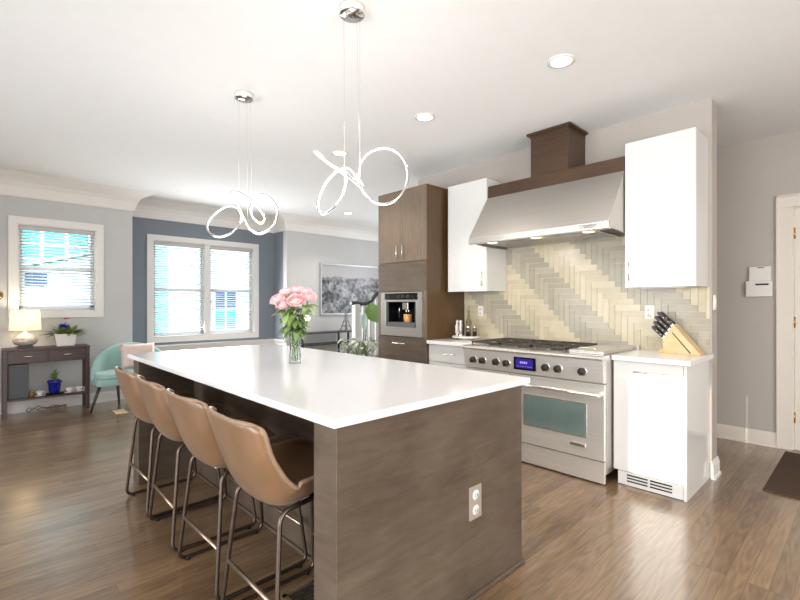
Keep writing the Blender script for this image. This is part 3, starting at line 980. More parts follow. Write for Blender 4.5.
def oven_door(xa, xb, win):
    dd = box(xa, 3.352, 0.178, xb, 3.383, 0.742).build('oven_door', 'steel_front', r_, bevel=0.003)
    wf = MB()
    w0, w1, z0, z1 = win
    wf.box(w0 - .012, 3.348, z0 - .012, w1 + .012, 3.353, z1 + .012)
    wf.build('window_trim', 'steel_bright', dd, bevel=0.001)
    box(w0, 3.3465, z0, w1, 3.349, z1).build('window_glass', 'oven_glass', dd)
    hh = MB().tube([(xa + .012, 3.292, 0.672), (xb - .012, 3.292, 0.672)], 0.016, 14)
    hh.build('door_handle', 'steel_bright', dd)
    for q in (xa + .03, xb - .03):
        MB().box(q - .014, 3.292, 0.657, q + .014, 3.353, 0.687).build('handle_post', 'steel_bright', dd, bevel=0.004)
    return dd
od = oven_door(-2.150, rx1 - .002, (-2.005, -1.492, 0.338, 0.578))
oven_door(rx0 + .008, -2.158, (-2.52, -2.25, 0.338, 0.578))
bb = MB().box(-1.612, 3.3445, 0.252, -1.487, 3.3525, 0.280).build('badge', 'steel_bright', od, bevel=0.004)
MT = Matrix.Translation((-1.55, 3.3443, 0.266)) @ Matrix.Rotation(PI / 2, 4, 'X')
text_mesh('Thermador', 0.024, MT, 'knob_dark', 'lettering', bb)
box(rx0 + .004, 3.360, 0.012, rx1 - .004, 3.384, 0.170).build('kick_panel', 'steel_front', r_, bevel=0.002)
for lx in (rx0 + .06, rx1 - .06):
    for ly in (3.42, 3.98): MB().cyl((lx, ly, 0), (lx, ly, 0.08), 0.02, 10).build('foot', 'knob_dark', r_)
box(rx0, YW - .05, 0.955, rx1, YW - .013, 0.985).build('back_guard', 'steel', r_, bevel=0.002)
# grates and burners
bw = 0.305
for i in range(3):
    g0 = rx0 + 0.035 + i * (bw + 0.008); g1 = g0 + bw
    mb = MB()
    y0, y1 = 3.40, 3.98
    mb.box(g0, y0, 0.974, g1, y0 + .012, 0.990).box(g0, y1 - .012, 0.974, g1, y1, 0.990)
    mb.box(g0, y0, 0.974, g0 + .012, y1, 0.990).box(g1 - .012, y0, 0.974, g1, y1, 0.990)
    mb.box(g0, (y0 + y1) / 2 - .006, 0.974, g1, (y0 + y1) / 2 + .006, 0.990)
    for cy in (y0 + (y1 - y0) * .25, y0 + (y1 - y0) * .75):
        cxm = (g0 + g1) / 2
        for q in range(8):
            an = q * PI / 4
            dx, dy = math.cos(an), math.sin(an)
            L = 0.13 if q % 2 == 0 else 0.16
            p0 = (cxm + dx * .04, cy + dy * .04, 0.984); p1 = (cxm + dx * L, cy + dy * min(L, .138), 0.984)
            mb.tube([p0, p1], 0.006, 6)
    for fx in (g0 + .006, g1 - .006):
        for fy in (y0 + .006, y1 - .006): mb.cyl((fx, fy, 0.955), (fx, fy, 0.976), 0.007, 8)
    mb.build('grate', 'black_iron', r_)
    for cy in (y0 + (y1 - y0) * .25, y0 + (y1 - y0) * .75):
        MB().lathe([(0.055, 0.955), (0.05, 0.965), (0.034, 0.968), (0.034, 0.974), (0, 0.976)], ((g0 + g1) / 2, cy, 0), 18).build('burner', 'knob_dark', r_)
gx0, gx1 = rx0 + 0.035 + 3 * (bw + .008) + .01, rx1 - .03
mb = MB().box(gx0, 3.40, 0.955, gx1, 3.99, 0.982)
mb.build('griddle_cover', 'steel_bright', r_, bevel=0.006)
mb = MB().tube(fillet([((gx0 + gx1) / 2 - .06, 3.43, 0.98), ((gx0 + gx1) / 2 - .06, 3.43, 1.0), ((gx0 + gx1) / 2 + .06, 3.43, 1.0), ((gx0 + gx1) / 2 + .06, 3.43, 0.98)], .012), 0.005, 8)
mb.build('cover_handle', 'steel_bright', r_)

# counter things left --------------------------------------------------
def lathe_thing(name, label, cat, prof, c, mat, seg=20, group=None):
    return tag(MB().lathe(prof, c, seg).build(name, mat), label, cat, group)
tx, ty = -3.02, 3.86
tr = thing('tray', 'round white marble tray on the left countertop', 'tray', (tx, ty, CT))
MB().lathe([(0.05, 0.0), (0.075, 0.004), (0.075, 0.014), (0.145, 0.018), (0.150, 0.026), (0.148, 0.034), (0, 0.034)], (tx, ty, CT), 32).build('plate', 'ceramic_white', tr)
zt_ = CT + 0.0345
def mill(x, y, label, body):
    m_ = thing('pepper_mill', label, 'mill', (x, y, zt_))
    MB().lathe([(0.022, 0), (0.023, 0.004), (0.023, 0.03)], (x, y, zt_), 16).build('base', 'steel_bright', m_)
    MB().lathe([(0.021, 0.03), (0.019, 0.07), (0.021, 0.115)], (x, y, zt_), 16).build('grinder_body', body, m_)
    MB().lathe([(0.022, 0.115), (0.022, 0.128), (0.012, 0.134), (0.020, 0.150), (0.019, 0.165), (0.008, 0.175), (0, 0.175)], (x, y, zt_), 16).build('cap', 'steel_bright', m_)
mill(tx - 0.075, ty - 0.055, 'pale mill at the left edge of the round counter tray', 'ceramic_white')
mill(tx - 0.005, ty - 0.085, 'clear grey mill with steel cap, second from left on the round tray', 'steel')
ol = thing('oil_bottle', 'slim clear glass bottle at the back of the round counter tray', 'bottle', (tx - .01, ty + .06, zt_))
MB().lathe([(0.0, 0.001), (0.03, 0.002), (0.031, 0.15), (0.012, 0.20), (0.011, 0.27), (0.014, 0.275)], (tx - .01, ty + .06, zt_), 18).build('body', 'bottle_glass', ol)
MB().lathe([(0.012, 0.27), (0.012, 0.285), (0.005, 0.29), (0.004, 0.325), (0, 0.326)], (tx - .01, ty + .06, zt_), 12).build('pourer', 'steel_bright', ol)
for i, (dx, dy, lab) in enumerate(((0.062, -0.045, 'front small glass spice jar at the right of the round tray'), (0.10, 0.02, 'rear small glass spice jar at the right of the round tray'))):
    j = thing('spice_jar', lab, 'jar', (tx + dx, ty + dy, zt_))
    MB().lathe([(0, 0.001), (0.024, 0.002), (0.025, 0.08), (0.018, 0.09)], (tx + dx, ty + dy, zt_), 16).build('jar_glass', 'bottle_glass', j)
    MB().lathe([(0.0, 0.004), (0.021, 0.004), (0.021, 0.05), (0, 0.05)], (tx + dx, ty + dy, zt_), 14).build('contents', 'soil', j)
    MB().lathe([(0.021, 0.09), (0.021, 0.108), (0, 0.11)], (tx + dx, ty + dy, zt_), 16).build('lid', 'steel_bright', j)

# knife block -----------------------------------------------------------
kb_ = thing('knife_block', 'light wooden slanted knife block on the right countertop', 'knife block', (-1.0, 3.96, CT))
ky0, ky1 = 3.90, 4.03
bx = lambda u: -1.165 + u * 1.03
poly = [(bx(0.045), CT), (bx(0.285), CT), (bx(0.110), CT + 0.225), (bx(0.035), CT + 0.105)]
MB().prism(poly, 'y', ky0, ky1).build('block', 'block_wood', kb_, bevel=0.004)
MB().prism([(bx(0.0), CT), (bx(0.05), CT), (bx(0.065), CT + .05), (bx(0.01), CT + .018)], 'y', ky0 + .012, ky1 - .012).build('foot', 'block_wood', kb_, bevel=0.003)
MB().prism([(bx(0.10), CT + .16), (bx(0.105), CT + .165), (bx(0.225), CT + .012), (bx(0.215), CT + .008)], 'y', ky0 - .0015, ky0 + .001).build('groove', 'side_oak', kb_)
# the face the knives come out of runs from (0.035,.105) to (0.110,.225); handles point up and left
A_, B_ = Vector((bx(0.035), 0, CT + 0.105)), Vector((bx(0.110), 0, CT + 0.225))
nrm = Vector((-(B_ - A_).z, 0, (B_ - A_).x)).normalized()
if nrm.x > 0: nrm = -nrm
nrm = (nrm + Vector((-0.05, 0, 0.30))).normalized()
rows_ = [(0.12, 3, 0.120), (0.37, 3, 0.130), (0.63, 3, 0.145), (0.89, 2, 0.150)]
names_ = ['bottom row', 'second row up', 'third row up', 'top row']
sides_ = {3: ['nearest the room', 'in the middle', 'nearest the tiles'], 2: ['nearest the room', 'nearest the tiles']}
for ri, (f, n, L) in enumerate(rows_):
    for k in range(n):
        y = ky0 + 0.024 + (ky1 - ky0 - 0.048) * k / (n - 1)
        p = A_.lerp(B_, f); p.y = y
        kn = thing('kitchen_knife', 'dark handled knife in the %s of the knife block, %s' % (names_[ri], sides_[n][k]), 'knife', tuple(p), 'knives in the wooden block')
        s = Vector((nrm.z, 0, -nrm.x))
        def q(u, w): return p + nrm * u + s * w
        w = 0.0125
        mb = MB()
        o1 = [q(0.012, -w), q(0.012, w), q(L * .5, w * .8), q(L * .85, w * 1.15), q(L, w * .9), q(L, -w * .6), q(L * .85, -w * .9), q(L * .5, -w)]
        n8 = len(o1)
        vs = [v + Vector((0, -.008, 0)) for v in o1] + [v + Vector((0, .008, 0)) for v in o1]
        mb.add(vs, [tuple(range(n8)), tuple(range(2 * n8 - 1, n8 - 1, -1))] + [(i, (i + 1) % n8, (i + 1) % n8 + n8, i + n8) for i in range(n8)])
        mb.build('handle', 'knife_handle', kn, bevel=0.003)
        mb = MB()
        vs = [q(-0.01, -w), q(-.01, w), q(.02, w), q(.02, -w)]
        mb.add([v + Vector((0, -.006, 0)) for v in vs] + [v + Vector((0, .006, 0)) for v in vs], [(0, 1, 2, 3), (7, 6, 5, 4), (0, 4, 5, 1), (1, 5, 6, 2), (2, 6, 7, 3), (3, 7, 4, 0)])
        for tt in (.3, .6):
            cpt = q(L * tt, 0)
            MB().cyl(cpt + Vector((0, -.0088, 0)), cpt + Vector((0, .0088, 0)), 0.003, 8).build('rivet', 'steel_bright', kn)
        mb.build('bolster', 'steel_bright', kn)

# electrical plates -------------------------------------------------------
def outlet_y(x, z, y, label, pm, wdt=0.072, hgt=0.115):
    o = thing('wall_outlet', label, 'outlet', (x, y, z))
    box(x - wdt / 2, y - .006, z, x + wdt / 2, y, z + hgt).build('cover_plate', pm, o, bevel=0.002)
    for zz in (.032, .076):
        rc = MB().lathe([(0.016, 0), (0.016, -.003), (0, -.003)], (x, y - .006, z + zz), 14, axis='y').build('receptacle', 'outlet_white', o)
        box(x - .007, y - .0095, z + zz - .006, x - .005, y - .0088, z + zz + .006).box(x + .005, y - .0095, z + zz - .006, x + .007, y - .0088, z + zz + .006).build('slots', 'slot_dark', rc)
outlet_y(-2.99, 1.20, YW - .0115, 'white wall outlet in the tiles behind the round tray', 'outlet_white')
outlet_y(-1.277, 1.21, YW - .0115, 'white wall outlet in the tiles behind the knife block', 'outlet_white')
o = thing('wall_outlet', 'tan outlet plate with white sockets on the island end panel', 'outlet', (-1.25, 1.66, 0.36))
box(-1.2495, 1.617, 0.362, -1.243, 1.706, 0.512).build('cover_plate', 'outlet_tan', o, bevel=0.002)
for zz in (0.402, 0.470):
    rc = MB().lathe([(0.023, 0), (0.023, .003), (0, .003)], (-1.243, 1.6615, zz), 16, axis='x').build('receptacle', 'outlet_white', o)
    box(-1.2398, 1.652, zz - .008, -1.239, 1.655, zz + .008).box(-1.2398, 1.668, zz - .008, -1.239, 1.671, zz + .008).build('slots', 'slot_dark', rc)
o = thing('light_switch', 'white light switch on the narrow end of the range wall', 'switch', (-0.845, 4.17, 1.32))
box(-0.8445, 4.135, 1.29, -0.838, 4.205, 1.405).build('cover_plate', 'outlet_white', o, bevel=0.002)
box(-0.838, 4.154, 1.315, -0.832, 4.186, 1.38).build('rocker', 'outlet_white', o, bevel=0.002)
o = thing('alarm_keypad', 'white alarm keypad with fold-down cover on the hall wall', 'keypad', (-0.73, YA, 1.41))
box(-0.815, YA - .03, 1.55, -0.652, YA, 1.69).build('upper_housing', 'plastic_white', o, bevel=0.004)
box(-0.838, YA - .045, 1.405, -0.638, YA, 1.555).build('lower_cover', 'plastic_white', o, bevel=0.005)
box(-0.765, YA - .046, 1.512, -0.665, YA - .044, 1.528).build('slot', 'slot_dark', o)
box(-0.75, YA - .031, 1.675, -0.70, YA - .029, 1.682).build('slot', 'slot_dark', o)
o = box(-0.54, 4.10, 0.0, 0.55, 5.30, 0.014).build('doormat', 'mat_brown', bevel=0.004)
tag(o, 'dark brown woven mat on the floor before the hall door', 'mat')

# ------------------------------------------------------------------ island
IX0, IX1, IY0, IY1 = -3.93, -1.222, 0.865, 2.100
IZ = 0.955
isl = thing('kitchen_island', 'long stained oak kitchen island under a white quartz top', 'island', (-2.6, 1.5, 0))
mb = box(-1.388, 0.894, 0.0, -1.25, 2.062, IZ - .031)
mb.build('end_panel', 'stained_oak', isl, bevel=0.002)
box(-3.87, 0.894, 0.0, -3.73, 2.062, IZ - .031).build('end_panel', 'stained_oak', isl, bevel=0.002)
box(-3.728, 1.285, 0.10, -1.390, 2.04, IZ - .031).build('body', 'stained_oak', isl)
box(-3.728, 1.288, 0.0, -1.390, 2.0, 0.10).build('plinth', 'stained_oak', isl)
sh = MB()
sh.box(-3.728, 1.272, 0, -1.39, 1.288, 0.02)
sh.box(-1.25, 0.894, 0, -1.236, 2.075, 0.022).box(-1.39, 2.062, 0, -1.25, 2.075, 0.022)
sh.build('shoe_molding', 'stained_oak', isl, bevel=0.006)
for k in range(5):
    a = -3.725 + k * 0.467
    fr = box(a + .003, 2.04, 0.105, a + .464, 2.059, IZ - .035).build('cabinet_door', 'stained_oak_upright', isl, bevel=0.002)
    bar_handle(fr, (a + .42, 2.059, 0.70), (a + .42, 2.059, 0.85), (0, 0.03, 0))
o = box(IX0, IY0, IZ - .030, IX1, IY1, IZ).build('island_countertop', 'quartz', bevel=0.004)
tag(o, 'long white quartz island countertop with the rose vase on it', 'countertop')

# ------------------------------------------------------------------ bar stools
def shell_grid():
    prof = [(0.215, 0.600), (0.19, 0.610), (0.14, 0.610), (0.06, 0.590), (-0.02, 0.570), (-0.10, 0.555), (-0.165, 0.560),
            (-0.215, 0.592), (-0.250, 0.655), (-0.276, 0.730), (-0.300, 0.805), (-0.318, 0.868), (-0.330, 0.910)]
    cps = smooth_path([(0, y, z) for y, z in prof], 3)
    n = len(cps)
    rows = []
    for i, p in enumerate(cps):
        s = i / (n - 1)
        tng = (cps[min(i + 1, n - 1)] - cps[max(i - 1, 0)]).normalized()
        nrm = Vector((0, -tng.z, tng.y)) * -1.0     # up over the seat, forward off the back
        if s < 0.35: w = 0.195 + 0.035 * (s / 0.35)
        elif s < 0.6: w = 0.230 + 0.006 * ((s - .35) / .25)
        else: w = 0.236 - 0.016 * ((s - .6) / .4)
        if s > 0.93: w -= 0.022 * ((s - .93) / .07) ** 2
        if s < 0.07: w -= 0.03 * ((0.07 - s) / .07) ** 2
        lift = 0.035 + 0.075 * math.sin(PI * min(1, max(0, (s - 0.02) / 0.8))) ** 1.5 + 0.02 * s
        row = []
        M = 14
        for j in range(M + 1):
            u = -1 + 2 * j / M
            e = abs(u) ** 2.6
            q = p + Vector((w * math.sin(u * PI / 2 * 0.86) / math.sin(PI / 2 * 0.86), 0, 0)) + nrm * (lift * e)
            if s > 0.9: q.z -= 0.030 * abs(u) ** 5 * ((s - .9) / .1)
            if s < 0.1: q.y -= 0.03 * abs(u) ** 4 * ((.1 - s) / .1)
            row.append(q)
        rows.append(row)
    return rows
def make_stool(label):
    t = thing('bar_stool', label, 'stool', (0, 0, 0), 'leather bar stools along the island')
    rows = shell_grid()
    MB().grid(rows).build('seat_shell', 'leather', t, solid=0.016, sub=1)
    rim = rows[0] + [r[-1] for r in rows[1:]] + rows[-1][::-1][1:] + [r[0] for r in rows[::-1][1:-1]]
    MB().tube(rim, 0.0095, 6, closed=True).build('piping', 'leather_seam', t)
    pan = MB().box(-0.19, -0.03, 0.560, 0.19, 0.09, 0.570)
    pan.build('mounting_plate', 'rubber', t, bevel=0.004)
    for sx in (-1, 1):
        path = fillet([(sx * 0.175, 0.0, 0.575), (sx * 0.182, -0.185, 0.562), (sx * 0.236, -0.235, 0.0125), (sx * 0.236, 0.235, 0.0125),
                       (sx * 0.182, 0.175, 0.562), (sx * 0.175, 0.0, 0.575)], 0.05, 6)
        MB().tube(path, 0.0098, 10).build('side_frame', 'stool_metal', t)
    # crossbars
    zr = 0.235; k = (zr - .014) / .548
    xr = 0.236 - .054 * k; yr = -0.235 + .050 * k
    MB().tube([(-xr, yr, zr), (xr, yr, zr)], 0.009, 8).build('rear_crossbar', 'brushed_bar', t)
    zr = 0.20; k = (zr - .014) / .548
    xr = 0.236 - .054 * k; yr = 0.235 - .060 * k
    MB().tube([(-xr, yr, zr), (xr, yr, zr)], 0.009, 8).build('footrest', 'brushed_bar', t)
    for sx in (-1, 1):
        for sy in (-.19, .19):
            MB().lathe([(0.014, 0.0), (0.014, 0.012), (0.010, 0.016)], (sx * 0.236, sy, -0.0), 10).build('foot_glide', 'rubber', t)
    return t
def copy_tree(o, parent=None):
    c = o.copy(); COL.objects.link(c)
    if parent is not None: c.parent = parent
    for ch in list(o.children): copy_tree(ch, c)
    return c
stools = [(-1.70, 'tan leather bar stool nearest the island end panel, in front'),
          (-2.245, 'tan leather bar stool second from the island end panel'),
          (-2.805, 'tan leather bar stool third from the island end panel'),
          (-3.33, 'tan leather bar stool farthest along the island, near the teal chair')]
proto = make_stool(stools[0][1])
for i, (x, lab) in enumerate(stools):
    s_ = proto if i == 0 else copy_tree(proto)
    s_['label'] = lab
    s_.location = (x, 1.016, 0.0)
    s_.rotation_euler = (0, 0, math.radians((0, 1.0, -1.5, 1.0)[i]))

# floor register by the island
fr = thing('floor_register', 'black slotted floor register beneath the nearest stool', 'floor vent', (-1.7, 1.13, 0))
mb = MB()
x0, x1, y0, y1 = -1.86, -1.47, 1.03, 1.20
mb.box(x0, y0, 0.001, x1, y0 + .018, .006).box(x0, y1 - .018, 0.001, x1, y1, .006).box(x0, y0, 0.001, x0 + .018, y1, .006).box(x1 - .018, y0, 0.001, x1, y1, .006)
mb.build('frame', 'brushed_bar', fr)
mb = MB()
for k in range(16): mb.box(x0 + .02 + k * .022, y0 + .018, .001, x0 + .032 + k * .022, y1 - .018, .004)
for k in range(3): mb.box(x0 + .018, y0 + .045 + k * .038, .001, x1 - .018, y0 + .052 + k * .038, .0045)
mb.build('grille', 'black_iron', fr)
o = tag(box(-6.55, 1.27, 0.0005, -6.30, 1.40, 0.006).build('floor_piece', 'pale_beige', bevel=.002), 'pale flat piece on the floor before the teal chair', 'floor vent')  # thin pale beige slab lying on the boards

# ------------------------------------------------------------------ roses in the glass vase
VX, VY = -2.576, 1.517
FW = Vector((-math.sin(YAW), math.cos(YAW), 0)); RT = Vector((math.cos(YAW), math.sin(YAW), 0))
vz = IZ + 0.0005
va = thing('glass_vase', 'clear flared glass vase holding pink roses on the island', 'vase', (VX, VY, vz))
MB().lathe([(0.0, 0.004), (0.040, 0.0), (0.043, 0.006), (0.040, 0.05), (0.034, 0.11), (0.034, 0.15), (0.042, 0.20), (0.052, 0.232),
            (0.050, 0.232), (0.040, 0.20), (0.031, 0.15), (0.031, 0.11), (0.036, 0.05), (0.037, 0.016), (0.0, 0.014)], (VX, VY, vz), 28).build('vase_body', 'vase_glass', va)
def rose_head(c, axis, R, seed):
    rg = random.Random(seed)
    ax = Vector(axis).normalized(); u = ax.orthogonal().normalized(); v = ax.cross(u)
    outer, inner = MB(), MB()
    layers = [(5, 1.0, 0.30, 0.05), (5, 0.82, 0.42, 0.35), (4, 0.60, 0.56, 0.6), (3, 0.38, 0.62, 0.8), (3, 0.2, 0.6, 0.9)]
    for li, (n, rad, hgt, cup) in enumerate(layers):
        ph = rg.random() * 6.28
        for k in range(n):
            a0 = ph + 2 * PI * k / n
            span = 2 * PI / n * 0.72
            rows = []
            for i in range(5):
                tt = i / 4
                row = []
                for j in range(5):
                    s = -1 + 2 * j / 4
                    ang = a0 + s * span * (0.45 + 0.55 * math.sin(PI * (0.15 + 0.7 * tt)))
                    rr_ = R * rad * (0.25 + 0.75 * math.sin(tt * PI / 2 * 1.1)) + R * (1 - cup) * 0.16 * tt ** 3
                    zz = R * (-0.55 + (0.55 + hgt + .25) * tt ** 0.9) - R * 0.14 * s * s * tt - (R * 0.22 * tt ** 4 if cup < 0.3 else 0)
                    row.append(Vector(c) + u * (rr_ * math.cos(ang)) + v * (rr_ * math.sin(ang)) + ax * zz)
                rows.append(row)
            (outer if li < 3 else inner).grid(rows)
    return outer, inner
roses = [(281, 299, -.02, 'pink rose at the far left of the bouquet'), (289.5, 292, .05, 'pink rose at the upper left back of the bouquet'),
         (299, 300, -.07, 'large pink rose at the front centre of the bouquet'), (311.5, 296, -.02, 'pink rose at the far right of the bouquet'),
         (300, 290, .06, 'pink rose at the top centre back of the bouquet'), (287, 303.5, -.05, 'pink rose low at the front left of the bouquet'),
         (308, 291.5, .04, 'pink rose at the upper right back of the bouquet')]
def at(px, py, depth):
    return Vector((0, 0, CAMZ)) + (FW + RT * ((px - 400) / F_PX) + Vector((0, 0, (CY - py) / F_PX))) * depth
VD = Vector((VX, VY, 0)).dot(FW)
for i, (px, py, dd, lab) in enumerate(roses):
    c = at(px - 3, py + 2, VD + dd)
    base = Vector((VX + random.uniform(-.02, .02), VY + random.uniform(-.02, .02), vz + 0.018))
    neck = Vector((VX, VY, vz + 0.21)) + (c - Vector((VX, VY, c.z))) * 0.16
    path = smooth_path([base, (base + neck) / 2 + Vector((random.uniform(-.006, .006), random.uniform(-.006, .006), 0)), neck, c - Vector((0, 0, .02))], 5)
    rz = thing('rose', lab, 'rose', tuple(base), 'roses in the glass vase')
    ax = (path[-1] - path[-4]).normalized() + Vector((0, 0, .3)) - FW * 0.45
    R = 0.046 if i != 2 else 0.052
    ou, inn = rose_head(c, ax, R, i)
    ou.build('petals', 'rose_pink', rz, solid=0.0012)
    inn.build('heart', 'rose_heart', rz, solid=0.0012)
    MB().tube(path, 0.0032, 6).build('stem', 'stem', rz)
    lf = MB()
    for k in range(15):
        f = random.uniform(0.66, 0.98)
        p = path[int(f * (len(path) - 1))]
        an = random.random() * 2 * PI
        dvec = Vector((math.cos(an), math.sin(an), random.uniform(-.35, .5))) + (c - Vector((VX, VY, c.z))) * 3
        lf.leaf(p, dvec, (0, 0, 1), random.uniform(.06, .10), random.uniform(.038, .056), 0, random.uniform(.2, .9))
    lf.build('leaves', 'leaf' if i % 2 else 'leaf_dark', rz)
fl = thing('filler_flower', 'small white blossom among the leaves low on the bouquet', 'flower', (VX, VY, vz + .1))
c = at(307.5, 318, VD - .07)
mb = MB()
for k in range(6):
    an = k * PI / 3
    mb.leaf(c, RT * math.cos(an) + Vector((0, 0, math.sin(an))) - FW * .3, -FW, .024, .02, 0, 0)
mb.build('petals', 'petal_white', fl)
MB().tube(smooth_path([(VX + .01, VY, vz + .03), (VX + .01, VY, vz + .2), c + FW * .01], 5), .002, 5).build('stem', 'stem', fl)

# ------------------------------------------------------------------ pendants and ceiling lights
def pendant(label, can, pts, dbase, r, anchors, thick_from=False):
    p = thing('pendant_light', label, 'pendant light', (can[0], can[1], CEIL), 'twisted LED pendants above the island')
    cn = MB().lathe([(0.068, CEIL - .001), (0.068, CEIL - .036), (0.0, CEIL - .036)], (can[0], can[1], 0), 32).build('canopy', 'ceramic_white', p)
    MB().lathe([(0.066, CEIL - .036), (0.064, CEIL - .041), (0.0, CEIL - .042)], (can[0], can[1], 0), 32).build('canopy_plate', 'chrome', cn)
    P3 = [at(x, y, dbase + d_) for x, y, d_ in pts]
    path = smooth_path(P3, 7, True)
    led = MB().tube(path, r, 10, closed=True)
    # chrome channel: flat band hugging the outside of the strip
    n = len(path)
    cen = sum(path, Vector()) / n
    ch = []
    for i, q in enumerate(path):
        tn = (path[(i + 1) % n] - path[i - 1]).normalized()
        out = (path[i] - (path[(i + 6) % n] + path[i - 6]) / 2)
        out = out - tn * out.dot(tn)
        out = out.normalized() if out.length > 1e-6 else tn.orthogonal()
        b = tn.cross(out) if False else out
        ch.append(q + (-b * 0.55 + Vector((0, 0, -0.85))).normalized() * r * 0.75)
    thick = [r * (1.5 if (thick_from and 24.5 * 7 <= i <= 29.5 * 7) else 0.85) for i in range(n)]
    MB().tube(ch, thick, 10, closed=True).build('light_strip', 'led', p)
    led.build('chrome_channel', 'chrome', p)
    for ax_, ay_, j in anchors:
        top = Vector((can[0] + ax_, can[1] + ay_, CEIL - .042))
        q = min(path, key=lambda v: (v.xy - top.xy).length)
        MB().tube([top, q], 0.0007, 5).build('suspension_wire', 'steel_bright', p)
    return p, path, cen
A_pts = [(347, 173, .06), (346, 182, .04), (342.5, 195, .0), (334, 207, -.06), (323, 213.5, -.09), (317.5, 206, -.08), (320, 193, -.04), (328, 179, .02), (338, 170, .06), (348, 167.5, .07),
         (355, 174, .06), (360, 186, .03), (368, 197.5, .0), (380, 203.5, -.02), (393, 201.5, -.02), (403, 192, -.01), (408, 178, .01), (405.5, 162, .03), (396, 151, .05), (383, 147.5, .06), (369, 152, .06),
         (360, 163, .05), (358, 175, .0), (362, 186, -.05), (352, 179, -.14), (338, 168, -.18), (323, 157.5, -.15), (315.5, 151, -.05), (323, 157.8, .06), (338, 168.8, .10)]
zA = lambda s, x, y: (s[0] + x, s[1] + y)
pA, pathA, cA = pendant('nearer twisted LED ribbon pendant hanging above the island, with large round right loop', (-1.906, 1.465), A_pts, 2.39, 0.0060, [(-.045, -.02, 4 * 7), (.04, .0, 9 * 7), (.01, .045, 19 * 7)], True)
b2 = [(300, 165, -.05), (330, 158, -.07), (362, 166, -.08), (410, 195, -.09), (462, 232, -.09), (515, 290, -.08), (546, 350, -.06), (515, 385, -.02), (462, 350, .03), (440, 280, .06), (478, 198, .07), (540, 178, .05), (605, 225, .02), (638, 305, -.01),
      (605, 405, -.03), (515, 460, -.04), (435, 432, -.03), (392, 355, .0), (345, 270, .05), (270, 260, .08), (180, 315, .06), (124, 392, .02), (140, 455, -.04), (210, 483, -.08), (300, 455, -.08), (362, 392, -.05), (378, 335, -.01), (350, 245, .02), (306, 195, .0)]
B_pts = [(190 + x / 7.27, 170 + y / 7.27, d_) for x, y, d_ in b2]
pB, pathB, cB = pendant('farther twisted LED ribbon pendant hanging above the island, in front of the bay window', (-3.247, 1.481), B_pts, 3.37, 0.0072, [(-.045, -.02, 1 * 7), (.045, .0, 11 * 7), (.01, .045, 20 * 7)])
light('pendant_glow', 'POINT', tuple(cA), (0, 0, -1), 8, (1, .97, .93)).data.shadow_soft_size = 0.12
light('pendant_glow', 'POINT', tuple(cB), (0, 0, -1), 7, (1, .97, .93)).data.shadow_soft_size = 0.12

def downlight(x, y, label):
    d_ = thing('recessed_light', label, 'ceiling light', (x, y, CEIL), 'recessed ceiling lights')
    MB().lathe([(0.085, CEIL - .0005), (0.085, CEIL - .006), (0.066, CEIL - .008), (0.064, CEIL - .003)], (x, y, 0), 28, cap=False).build('trim_ring', 'ceramic_white', d_)
    MB().lathe([(0.065, CEIL - .003), (0.0, CEIL - .0035)], (x, y, 0), 28, cap=False).build('lens', 'lamp_glow', d_)
    l = light('downlight', 'SPOT', (x, y, CEIL - .02), (0, 0, -1), 55, (1.0, 0.93, 0.84))
    l.data.spot_size = math.radians(125); l.data.spot_blend = 0.6; l.data.shadow_soft_size = 0.06
downlight(-1.389, 2.765, 'round recessed ceiling light nearest, before the right wall cabinet')
downlight(-2.597, 2.766, 'round recessed ceiling light second of the row, left of the duct cover')
downlight(-3.83, 2.786, 'round recessed ceiling light behind the nearer pendant')
downlight(-6.273, 4.734, 'small far recessed ceiling light left of the tall cabinet')

# ------------------------------------------------------------------ console table and what stands on it
ct = thing('console_table', 'dark wood two-drawer console table under the small window', 'table', (-7.06, 0.68, 0))
cx0, cx1, cy0, cy1, cz = -7.205, -6.91, 0.26, 1.105, 0.805
box(cx0, cy0, cz - .022, cx1, cy1, cz).build('tabletop', 'dark_table_wood', ct, bevel=0.002)
for lx in (cx0 + .004, cx1 - .042):
    for ly in (cy0 + .004, cy1 - .042):
        box(lx, ly, 0, lx + .038, ly + .038, cz - .022).build('leg', 'dark_table_wood', ct, bevel=0.001)
ap = MB().box(cx0 + .01, cy0 + .042, cz - .175, cx1 - .02, cy1 - .042, cz - .022)
ap.build('apron', 'dark_table_wood', ct)
ymid = (cy0 + cy1) / 2
for a, b in ((cy0 + .05, ymid - .008), (ymid + .008, cy1 - .05)):
    dr = box(cx1 - .02, a, cz - .165, cx1 - .006, b, cz - .032).build('drawer', 'dark_table_wood', ct, bevel=0.002)
    mm = (a + b) / 2
    MB().tube(fillet([(cx1 - .006, mm - .04, cz - .095), (cx1 + .014, mm - .035, cz - .095), (cx1 + .014, mm + .035, cz - .095), (cx1 - .006, mm + .04, cz - .095)], .012), .005, 8).build('pull', 'steel_bright', dr)
box(cx0 + .01, cy0 + .03, 0.190, cx1 - .01, cy1 - .03, 0.212).build('shelf', 'dark_table_wood', ct, bevel=0.002)
